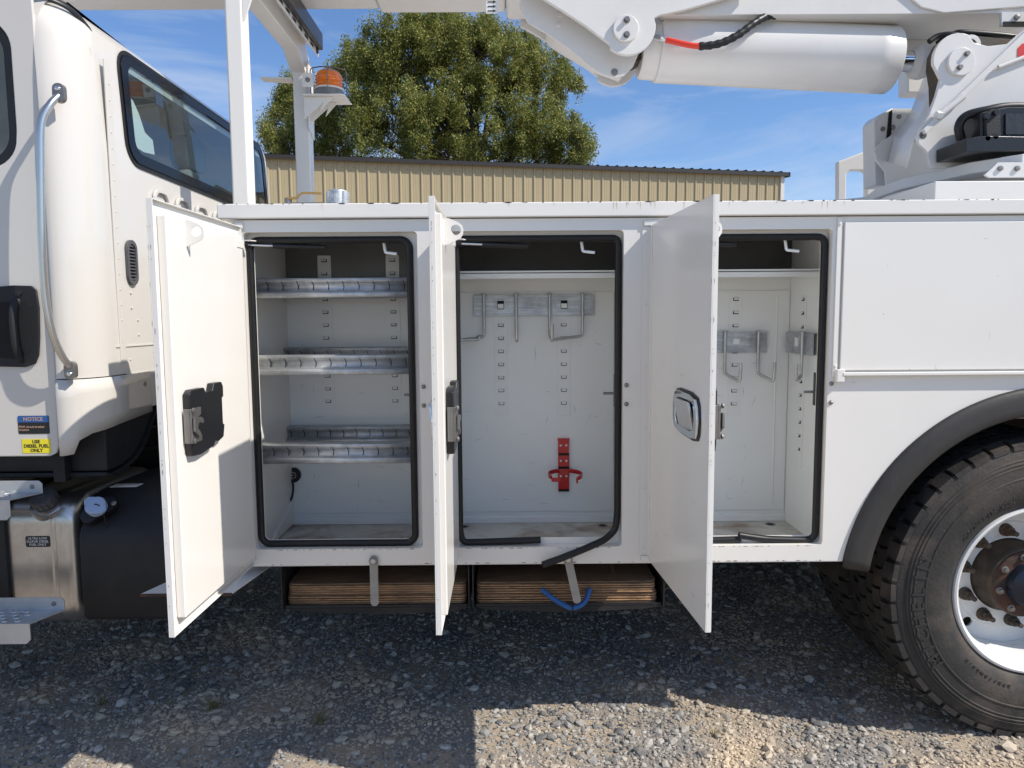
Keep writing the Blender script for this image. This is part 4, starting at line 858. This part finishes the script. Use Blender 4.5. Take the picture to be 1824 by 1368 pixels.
# big side plate with the pivot
cx_, cz_ = P1(1117, 50); rr = .123
pp = [P1(930, -20), P1(965, 0), P1(1000, 22), P1(1040, 48), P1(1085, 82)]
a_s, a_e = 232, 372
pp += [(cx_+rr*cos(rad(a)), cz_+rr*sin(rad(a))) for a in range(a_s, a_e, 10)]
pp += [P1(1163, 36), P1(1172, 31), P1(1215, 22), P1(1292, 0), P1(1340, -16), P1(1340, -80), P1(930, -80)]
side = MB().prism(pp, .955, .979, 'y').obj('boom_side_plate', BOOMW, T, bevel=.003)
MB().prism(pp, 1.38, 1.40, 'y').obj('boom_side_plate', BOOMW, T, bevel=.003)
pcx, pcz = P1(1115, 50, .94)
pc_ = MB().lathe([(.954, .056), (.940, .056), (.938, .054), (.938, 0)], (pcx, 0, pcz), 'y', 48).obj('pivot_cap', BOOMW, side, smooth=40)
for dz in (.042, -.036): MB().lathe([(.9379, .0145), (.935, .0145)], (pcx+.003, 0, pcz+dz*.8), 'y', 16).obj('washer', STEEL, side); MB().lathe([(.935, .011), (.922, .0105)], (pcx+.003, 0, pcz+dz*.8), 'y', 6).obj('bolt', STEEL, side)
# lower boom box above the cylinder
zl = PP(1500, 25, 1, 1.0).z; 
m = MB().prism([(P1(1180, 16, 1.0)[0], zl), (3.4, zl), (3.4, zl+.40), (P1(1180, 16, 1.0)[0], zl+.40)], 1.0, 1.36, 'y'); m.obj('lower_boom', BOOMW, T, bevel=.008, seg=3)
q0 = P1(1330, 48, 1.15)[0]
m = MB().prism([(.80, zl-.001), (1.55, zl-.001), (1.60, zl-.06), (2.1, zl-.13), (2.32, zl-.13), (2.7, zl-.001), (2.7, zl-.0012)], 1.30, 1.345, 'y'); m.obj('boom_gusset', BOOMW, T, bevel=.003)
# S-shaped doubler plate on the upper boom band
MB().prism([P1(1600, -20, .995), P1(1640, 14, .995), P1(1680, 24, .995), P1(1824, 13, .995), P1(1960, 5, .995), P1(1960, -60, .995), P1(1600, -60, .995)], .988, .9995, 'y').obj('boom_doubler', BOOMW, T, bevel=.004)
# hydraulic cylinder
ca = PP(1140, 86, 1, 1.17); cb_ = PP(1602, 109, 1, 1.17); ax = (cb_-ca).normalized(); q = ax.to_track_quat('X', 'Z'); Lc = (cb_-ca).length-.045; r1 = .148
def along(mb, org): mb.v = [tuple(org+q @ Vector(p)) for p in mb.v]; return mb
cy = along(MB().lathe([(0, 0), (0, r1*.86), (.012, r1*.92), (.075, r1*.93), (.08, r1), (.095, r1*1.005), (.10, r1), (Lc-.11, r1), (Lc-.108, r1*1.004), (Lc-.07, r1*1.004), (Lc-.068, r1), (Lc-.006, r1), (Lc, r1*.97), (Lc, 0)], (0, 0, 0), 'x', 64), ca).obj('hydraulic_cylinder', BOOMW, T, smooth=40)
along(MB().lathe([(Lc-.01, .046), (Lc+.12, .046)], (0, 0, 0), 'x', 32), ca).obj('cylinder_rod', CHROME, cy, smooth=40)
along(MB().lathe([(Lc+.095, 0), (Lc+.095, .052), (Lc+.11, .060), (Lc+.12, .075), (Lc+.15, .078), (Lc+.17, .07), (Lc+.20, .06), (Lc+.20, 0)], (0, 0, 0), 'x', 32), ca).obj('rod_end', BOOMW, cy, smooth=40)
along(MB().lathe([(-.06, .09), (.06, .09)], (0, 0, 0), 'y', 32), ca-ax*.06).obj('cylinder_eye', GREASE, cy, smooth=40)
# hose
hp = smoothpath([PP(1172, 67, 1, 1.02), PP(1195, 73, 1, .99), PP(1240, 82, 1, .97), PP(1280, 78, 1, .965), PP(1315, 62, 1, .97), PP(1345, 40, 1, .99), PP(1370, 28, 1, 1.03), PP(1400, 30, 1, 1.1)], 8)
n0 = [i for i, p in enumerate(hp)]
MB().tube(hp[4:18], .0125, 12).obj('red_hose', REDHOSE, T, smooth=60)
MB().tube(hp[17:], [.0165+.002*sin(i*2.1) for i in range(len(hp[17:]))], 12).obj('hose_sleeve', RUB, T, smooth=60)
MB().tube([hp[0]+(hp[0]-hp[1])*2, hp[2]], .014, 8).tube([hp[1], hp[4]], .011, 6).tube([hp[3], hp[6]], .0145, 12).obj('hose_fitting', CHROME, T, smooth=35)
# ---- turret
TY0 = .86
def PT(u, v, y=TY0): p = PP(u, v, 1, y); return (p.x, p.z)
cx_, cz_ = PT(1707, 105); rr = PT(1707, 105)[1]-PT(1707, 146)[1]
lug = [(cx_+.108*cos(rad(a)), cz_+.108*sin(rad(a))) for a in range(70, 195, 12)]
plate = lug+[PT(1676, 140), PT(1668, 170), PT(1655, 205), PT(1641, 226), PT(1634, 243), PT(1637, 256), PT(1650, 268), PT(1653, 282), PT(1660, 300), PT(1960, 300), PT(1960, -80), PT(1850, 30), PT(1795, 78), PT(1760, 82), PT(1735, 76)]
tp_ = MB().prism(plate, TY0, TY0+.02, 'y').obj('turret_side_plate', BOOMW, T, bevel=.003)
far_ = [(PP(u, v, 1, 1.55).x, PP(u, v, 1, 1.55).z) for u, v in [(1640, 60), (1660, 60), (1700, 90), (1700, 160), (1652, 180), (1642, 200), (1600, 235), (1573, 250), (1558, 268), (1562, 285), (1578, 305), (1580, 330), (1850, 330), (1850, 60)]]
MB().prism(far_, 1.55, 1.57, 'y').obj('turret_side_plate', BOOMW, T, bevel=.003)
ms = MB()
m = MB(); 
for (ua, va, ub_, vb_) in ((1672, 150, 1600, 235),):
    pass
rowsw = []
for (u, v) in ((1690, 120), (1672, 170), (1655, 215), (1625, 255), (1615, 300)):
    a = PP(u, v, 1, TY0+.03); b2 = PP(u-32, v-12, 1, 1.55); rowsw.append([a, b2])
MB().sheet(rowsw).obj('turret_web', BOOMW, T, solid=.012, smooth=30)
# edge rails on the turret plate
a, b2 = PP(1640, 232, 1, TY0), PP(1850, 30, 1, TY0); d_ = (b2-a)
MB().add([a+Vector((0, -.022, .0)), a+Vector((.012, -.022, -.02)), b2+Vector((.012, -.022, -.02)), b2+Vector((0, -.022, 0)), a, a+Vector((.012, 0, -.02)), b2+Vector((.012, 0, -.02)), b2], [(0, 1, 2, 3), (4, 7, 6, 5), (0, 4, 5, 1), (3, 2, 6, 7), (1, 5, 6, 2), (0, 3, 7, 4)]).obj('turret_edge_rail', BOOMW, tp_, bevel=.002)
a, b2 = PP(1672, 206, 1, TY0-.02), PP(1716, 172, 1, TY0-.02); MB().tube([a, b2], .014, 10).obj('edge_tube', BOOMW, tp_, smooth=50); MB().tube([a+Vector((-.012, 0, .0)), a+Vector((.01, 0, .0))], .020, 6).obj('edge_lug', BOOMW, tp_)
a, b2 = PP(1778, 120, 1, TY0-.012), PP(1850, 92, 1, TY0-.012); MB().tube([a, b2], .009, 8).obj('edge_rod', BOOMW, tp_, smooth=50)
x_, z_ = PT(1712, 110, TY0-.01)
MB().lathe([(TY0-.0005, .058), (TY0-.014, .058), (TY0-.016, .056), (TY0-.016, 0)], (x_, 0, z_), 'y', 48).obj('pivot_cap', BOOMW, tp_, smooth=40)
for dx, dz in ((.018, .030), (-.010, -.026)): MB().lathe([(TY0-.016, .012), (TY0-.019, .012), (TY0-.019, .009), (TY0-.03, .0085)], (x_+dx, 0, z_+dz), 'y', 12).obj('bolt', STEEL, tp_)
x_, z_ = PT(1644, 241); MB().lathe([(TY0-.001, .016), (TY0-.0003, .016)], (x_, 0, z_), 'y', 20).obj('lifting_hole', SHADEIN, tp_)
# base ring and pedestal
tc_ = (2.38, 1.25); zr = PP(1720, 275, 1, .62).z
oct_ = [(tc_[0]+.66*cos(rad(a)), tc_[1]+.64*sin(rad(a))) for a in (200, 225, 250, 290, 335, 0, 45, 90, 135, 160)]
op = [(1.93, 1.60), (1.86, 1.35), (1.85, 1.10), (1.90, .92), (1.95, .74), (2.06, .60), (2.9, .60), (3.1, .8), (3.1, 1.7), (2.9, 1.9), (2.0, 1.9), (1.8, 1.7)]
MB().prism(op, zr-.052, zr-.004, 'z').obj('turret_base_plate', BOOMW, T, bevel=.004)
MB().lathe([(1.90, .49), (zr-.053, .49)], (2.36, 1.22, 0), 'z', 72).obj('slewing_ring', BOOMW, T, smooth=40)
MB().box(PP(1665, 340, 1, .46).x, 3.2, .46, 2.0, 1.801, PP(1760, 322, 1, .46).z).obj('pedestal_box', BOOMW, T, bevel=.004)
MB().prism([PT(1765, 300, .595), PT(1752, 312, .595), PT(1760, 317, .595), PT(1960, 316, .595), PT(1960, 288, .595), PT(1775, 290, .595)], .588, .5995, 'y').obj('ring_apron', BOOMW, T, bevel=.002)
for u in (1782, 1812): p = PP(u, 300, 1, .585); MB().lathe([(0, .011), (-.008, .010), (-.009, 0)], (p.x, .588, p.z), 'y', 8).obj('bolt_head', STEEL, T)
# black hydraulic swing motor
def PM(u, v, y=.70): p = PP(u, v, 1, y); return (p.x, p.z)
mo = MB().prism([PM(1742, 203), PM(1760, 198), PM(1785, 193), PM(1960, 190), PM(1960, 262), PM(1780, 262), PM(1742, 258)], .68, .84, 'y').obj('swing_motor', BLK, T, bevel=.008, seg=3)
MB().prism([PM(1706, 252), PM(1750, 247), PM(1960, 252), PM(1960, 272), PM(1706, 276)], .65, .85, 'y').obj('motor_base', BLK, mo, bevel=.004)
MB().tube(smoothpath([PP(1712, 248, 1, .76), PP(1708, 225, 1, .75), PP(1722, 206, 1, .74), PP(1760, 196, 1, .72), PP(1800, 190, 1, .72), PP(1880, 192, 1, .72)], 6), .018, 10).obj('motor_hose', RUB, mo, smooth=60)
MB().prism([PM(1752, 205, .675), PM(1762, 196, .675), PM(1778, 196, .675), PM(1780, 258, .675), PM(1754, 258, .675)], .662, .679, 'y').obj('motor_flange', BLKM, mo, bevel=.004)
for u, v in ((1757, 208), (1773, 201), (1757, 247), (1771, 244)): p = PP(u, v, 1, .66); MB().lathe([(0, .012), (-.012, .011), (-.012, 0)], (p.x, .662, p.z), 'y', 8).obj('motor_bolt', BLK, mo)
MB().prism([PM(1790, 203, .678), PM(1960, 203, .678), PM(1960, 240, .678), PM(1790, 240, .678)], .672, .6795, 'y').obj('foil_tape', mat('black_foil', (.03, .03, .032), .25, bump=1, bscale=30), mo)
p = PP(1826, 90, 1, TY0-.004); 
dcl = MB().prism([(p.x-.03, p.z-.02), (p.x-.012, p.z-.04), (p.x+.015, p.z-.04), (p.x+.015, p.z+.03), (p.x-.012, p.z+.03), (p.x-.03, p.z+.012)], TY0-.0025, TY0-.0005, 'y').obj('red_warning_decal', STK_R, tp_)
# control box behind the turret and far grab frame
def PB(u, v, y): p = PP(u, v, 1, y); return (p.x, p.z)
MB().prism([PB(1559, 330, 1.62), PB(1557, 215, 1.62), PB(1565, 205, 1.62), PB(1588, 193, 1.62), PB(1640, 193, 1.62), PB(1640, 330, 1.62)], 1.62, 1.75, 'y').obj('control_box', BOOMW, T, bevel=.008)
MB().prism([PB(1583, 200, 1.62), PB(1588, 196, 1.62), PB(1586, 240, 1.62), PB(1578, 250, 1.62)], 1.612, 1.6195, 'y').obj('box_slot', HOLE, T)
for u, v in ((1603, 207), (1574, 229), (1592, 226)): p = PP(u, v, 1, 1.61); MB().lathe([(0, .013), (-.005, .012)], (p.x, 1.6195, p.z), 'y', 12).obj('bolt_head', STEEL, T)
MB().prism([PB(1617, 165, 1.6), PB(1617, 90, 1.6), PB(1645, 70, 1.6), PB(1700, 70, 1.6), PB(1700, 165, 1.6)], 1.6, 1.7, 'y').obj('control_box', BOOMW, T, bevel=.008)
yf = 2.1
a0, a1 = PB(1494, 420, yf), PB(1494, 287, yf); b0, b1 = PB(1546, 420, yf), PB(1546, 262, yf); c1 = PB(1568, 262, yf); c0 = PB(1568, 420, yf)
hole = [PB(1507, 420, yf), PB(1505, 310, yf), PB(1515, 303, yf), PB(1543, 303, yf), PB(1544, 420, yf)]
MB().prism([a0, a1, PB(1500, 285, yf), PB(1555, 264, yf), c1, c0, PB(1544, 420, yf), PB(1544, 308, yf), PB(1538, 303, yf), PB(1515, 303, yf), PB(1508, 310, yf), PB(1507, 420, yf)], yf, yf+.05, 'y').obj('outrigger_guard_frame', BOOMW, T, bevel=.008)

# ================================================================== plywood pads resting in the holders
def pad(x0, x1, y0, y1, z0, n, label, seed, skew=0):
    r = random.Random(seed); t = thing('plywood_pad', label, 'wooden pad', ((x0+x1)/2, (y0+y1)/2, z0), rad(skew), 'plywood outrigger pads stored under the truck')
    w_, d = (x1-x0)/2, (y1-y0)/2; th = .0042
    for k in range(n):
        jx = r.uniform(-.0015, .0015); jy = r.uniform(-.0035, .003)+(.002 if k % 2 else -.001)
        pts = rrect(-w_+jx, w_+jx, -d+jy, d, .022, 4)
        MB().prism(pts, k*th+.0002, (k+1)*th-.0002, 'z').obj('ply', (PLYT if k == n-1 else (PLYA if k % 2 == 0 else PLYB)), t, bevel=.0006, seg=1)
    return t
pad(-.764, -.150, .052, .58, .4805, 9, 'weathered plywood pad at the bottom of the left stack under the truck', 1)
pad(-.760, -.152, .047, .58, .5195, 9, 'grey brown plywood pad lying on top in the left holder', 2, .3)
pad(-.117, .503, .050, .58, .4805, 9, 'lower plywood pad in the right holder with blue handle', 3)
pd = pad(-.115, .497, .046, .58, .5195, 9, 'top plywood pad of the right holder, one end lit by the sun', 4, -.2)
root = [o for o in bpy.data.objects if o.get('label', '').startswith('lower plywood')][0]
hp = smoothpath([PP(965, 1050, 1, .036), PP(985, 1066, 1, .018), PP(1005, 1078, 1, .005), PP(1020, 1083, 1, .002), PP(1036, 1077, 1, .005), PP(1045, 1066, 1, .018), PP(1050, 1049, 1, .036)], 6)
hh = MB().tube([p-root.location for p in hp], .0085, 12).obj('rope_handle', BLUE, root, smooth=60)
MB().tube([hp[18]-root.location+Vector((-.003, 0, 0)), hp[18]-root.location+Vector((.002, 0, 0))], .0092, 12).obj('handle_tie', RUB, root)
# papers behind the rear cab window
m = MB(); m.prism([(.60, 2.12), (.50, 2.13), (.49, 2.31), (.54, 2.30), (.58, 2.26), (.62, 2.20), (.68, 2.185), (.69, 2.13)], -1.446, -1.445, 'x')
tag(m.obj('paper_sheet', PAPER), 'white printed paper sheets behind the near end of the cab rear window', 'paper')

# chipped paint along the exposed edges
def chips(par, a, b, n, w_, seed, up, side, col=None):
    r = random.Random(seed); m = MB(); a, b = Vector(a), Vector(b); d = (b-a).normalized(); up = Vector(up); side = Vector(side)
    for k in range(n):
        p = a.lerp(b, r.random()**(.9)); L2 = w_*r.choice((.6, .8, 1, 1.6, 3)); h = w_*r.uniform(.25, .7); o = side*.0004
        pts = [p-d*L2+o, p-d*L2*.3+up*h*r.uniform(.5, 1)+o, p+d*L2*.5+up*h+o, p+d*L2+o, p+d*L2*.2-up*h*.4+o]
        m.add(pts, [(0, 1, 2, 3, 4)])
    c = m.obj('paint_chip', col or CHIP, par); c['kind'] = 'stuff'; return c
CHIP = mat('bare_chipped_metal', (.05, .04, .035), .7)
RSTN = mat('rust_bleed', (.34, .20, .11), .7)
chips(T, (-.91, -.018, 1.8165), (3.2, -.018, 1.8165), 90, .0045, 1, (0, 0, -1), (0, -1, 0))
chips(T, (-.86, 0, .640), (1.1, 0, .640), 60, .003, 2, (0, 0, 1), (0, -1, 0))
for i, (a, c) in enumerate(OP): chips(T, (a+.05, 0, .690), (c-.03, 0, .690), 34, .0028, 5+i, (0, 0, 1), (0, -1, 0))
for d in [o for o in bpy.data.objects if o.name.startswith('compartment_door')]:
    chips(d, (W, -.0015, DZ[0]+.02), (W, -.0015, DZ[1]-.02), 26, .0026, hash(d.name) % 7+11 if False else 11+len(d.children), (-1, 0, 0), (0, -1, 0))
    chips(d, (W+.0003, .005, DZ[0]+.02), (W+.0003, .005, DZ[1]-.02), 22, .0026, 21+int(d.location.x*10), (0, .6, 0), (1, 0, 0))

# hoses and fittings between boom and turret
for k, (va, ub) in enumerate(((70, 1700), (74, 1745), (66, 1790))):
    MB().tube(smoothpath([PP(1655+k*14, va+4, 1, 1.02+.03*k), PP(1672+k*14, va-6, 1, 1.02), PP(1700+k*12, va-8, 1, 1.0), PP(ub+20, va, 1, 1.0), PP(ub+60, va+12, 1, 1.05)], 6), .013, 8).obj('hydraulic_hose', RUB, T, smooth=60)
MB().prism([PT(1664, 96, .93), PT(1676, 74, .93), PT(1720, 68, .93), PT(1790, 74, .93), PT(1795, 100, .93), PT(1700, 118, .93), PT(1676, 180, .93), PT(1668, 190, .93), PT(1667, 150, .93), PT(1662, 120, .93)], .90, .985, 'y').obj('turret_cavity', GREASE, T)
x_, z_ = PT(1729, 80, .90)
MB().prism(circ(x_, z_, .042, 20), .895, .91, 'y', [list(reversed(circ(x_, z_, .024, 16)))]).obj('lifting_eye', BOOMW, T, bevel=.001)
MB().prism([P1(1782, 22, .99), P1(1900, 22, .99), P1(1900, 50, .99), P1(1782, 47, .99)], .985, 1.0, 'y').obj('boom_clamp', BOOMW, T, bevel=.004)
MB().prism([P1(1788, 38, .98), P1(1900, 38, .98), P1(1900, 47, .98), P1(1788, 47, .98)], .981, .9845, 'y').obj('clamp_slot', HOLE, T)
p = P1(1812, 30, .98); MB().lathe([(.9845, .013), (.975, .012), (.973, 0)], (p[0], 0, p[1]), 'y', 10).obj('bolt_head', STEEL, T)
# long scratches and scuffs on the compartment walls
SCR = mat('scratch_mark', (.30, .29, .27), .6)
def scratches(par, x0, x1, z0, z1, y, n, seed):
    r = random.Random(seed); m = MB()
    for k in range(n):
        x, z = r.uniform(x0, x1), z0+(z1-z0)*r.random()**1.4; a = r.choice((r.uniform(-.3, .3), r.uniform(1.2, 1.9))); L3 = r.uniform(.004, .03); w2_ = r.uniform(.0003, .0008)
        d = Vector((cos(a), 0, sin(a)))*L3; q_ = Vector((-sin(a), 0, cos(a)))*w2_; c0 = Vector((x, y, z)); bnd = q_*r.uniform(-3, 3)
        m.add([c0-d, c0+bnd-q_, c0+d, c0+bnd+q_], [(0, 1, 2, 3)])
    o = m.obj('scratch', SCR, par); o['kind'] = 'stuff'
scratches(comps[0], -.85, -.28, .70, 1.3, YB-.0046, 34, 1); scratches(comps[1], -.2, .38, .70, 1.4, YB-.0046, 30, 2); scratches(comps[2], .5, 1.05, .70, 1.3, YB-.0046, 44, 3)
scratches(T, 1.08, 2.6, .7, 1.7, -.0105, 26, 4)
for d in [o for o in bpy.data.objects if o.name.startswith('compartment_door')]: scratches(d, .06, .48, .7, 1.6, -.0019, 16, 5); 

# thin rust runs below the chipped rail edge
m = MB(); r_ = random.Random(9)
for k in range(26):
    x = r_.choice((r_.uniform(-.85, 3), r_.uniform(.3, 1.1))); h = r_.uniform(.006, .03); w2_ = r_.uniform(.0008, .0022)
    m.add([(x-w2_, -.0184, 1.8145), (x+w2_, -.0184, 1.8145), (x+w2_*.3, -.0184, 1.8145-h)], [(0, 1, 2)])
o = m.obj('rust_run', mat('faint_rust_run', (.60, .50, .38), .5), T); o['kind'] = 'stuff'
# wiring and hoses in the dark bay behind the fluid tank
for k in range(6):
    y0 = .55+.06*k; MB().tube(smoothpath([(-1.36, y0, .98-.03*k), (-1.28, y0+.02, 1.05-.02*k), (-1.16, y0, .95+.03*(k % 3)), (-1.05, y0+.03, 1.02), (-.96, y0, .90)], 5), .008+.002*(k % 3), 8).obj('chassis_hose', BLK if k % 2 else CAPG, T, smooth=60)
# screw heads along the siding ribs
sm = MB(); 
for k in range(90):
    for z in (EH-.25, EH-1.5, 3.0, 1.5): sm.lathe([(0, .012), (-.006, .010), (-.008, 0)], (-k*rib-.06, -.001, z), 'y', 6)
sm.obj('screw_row', BROWN, bld)['kind'] = 'stuff'
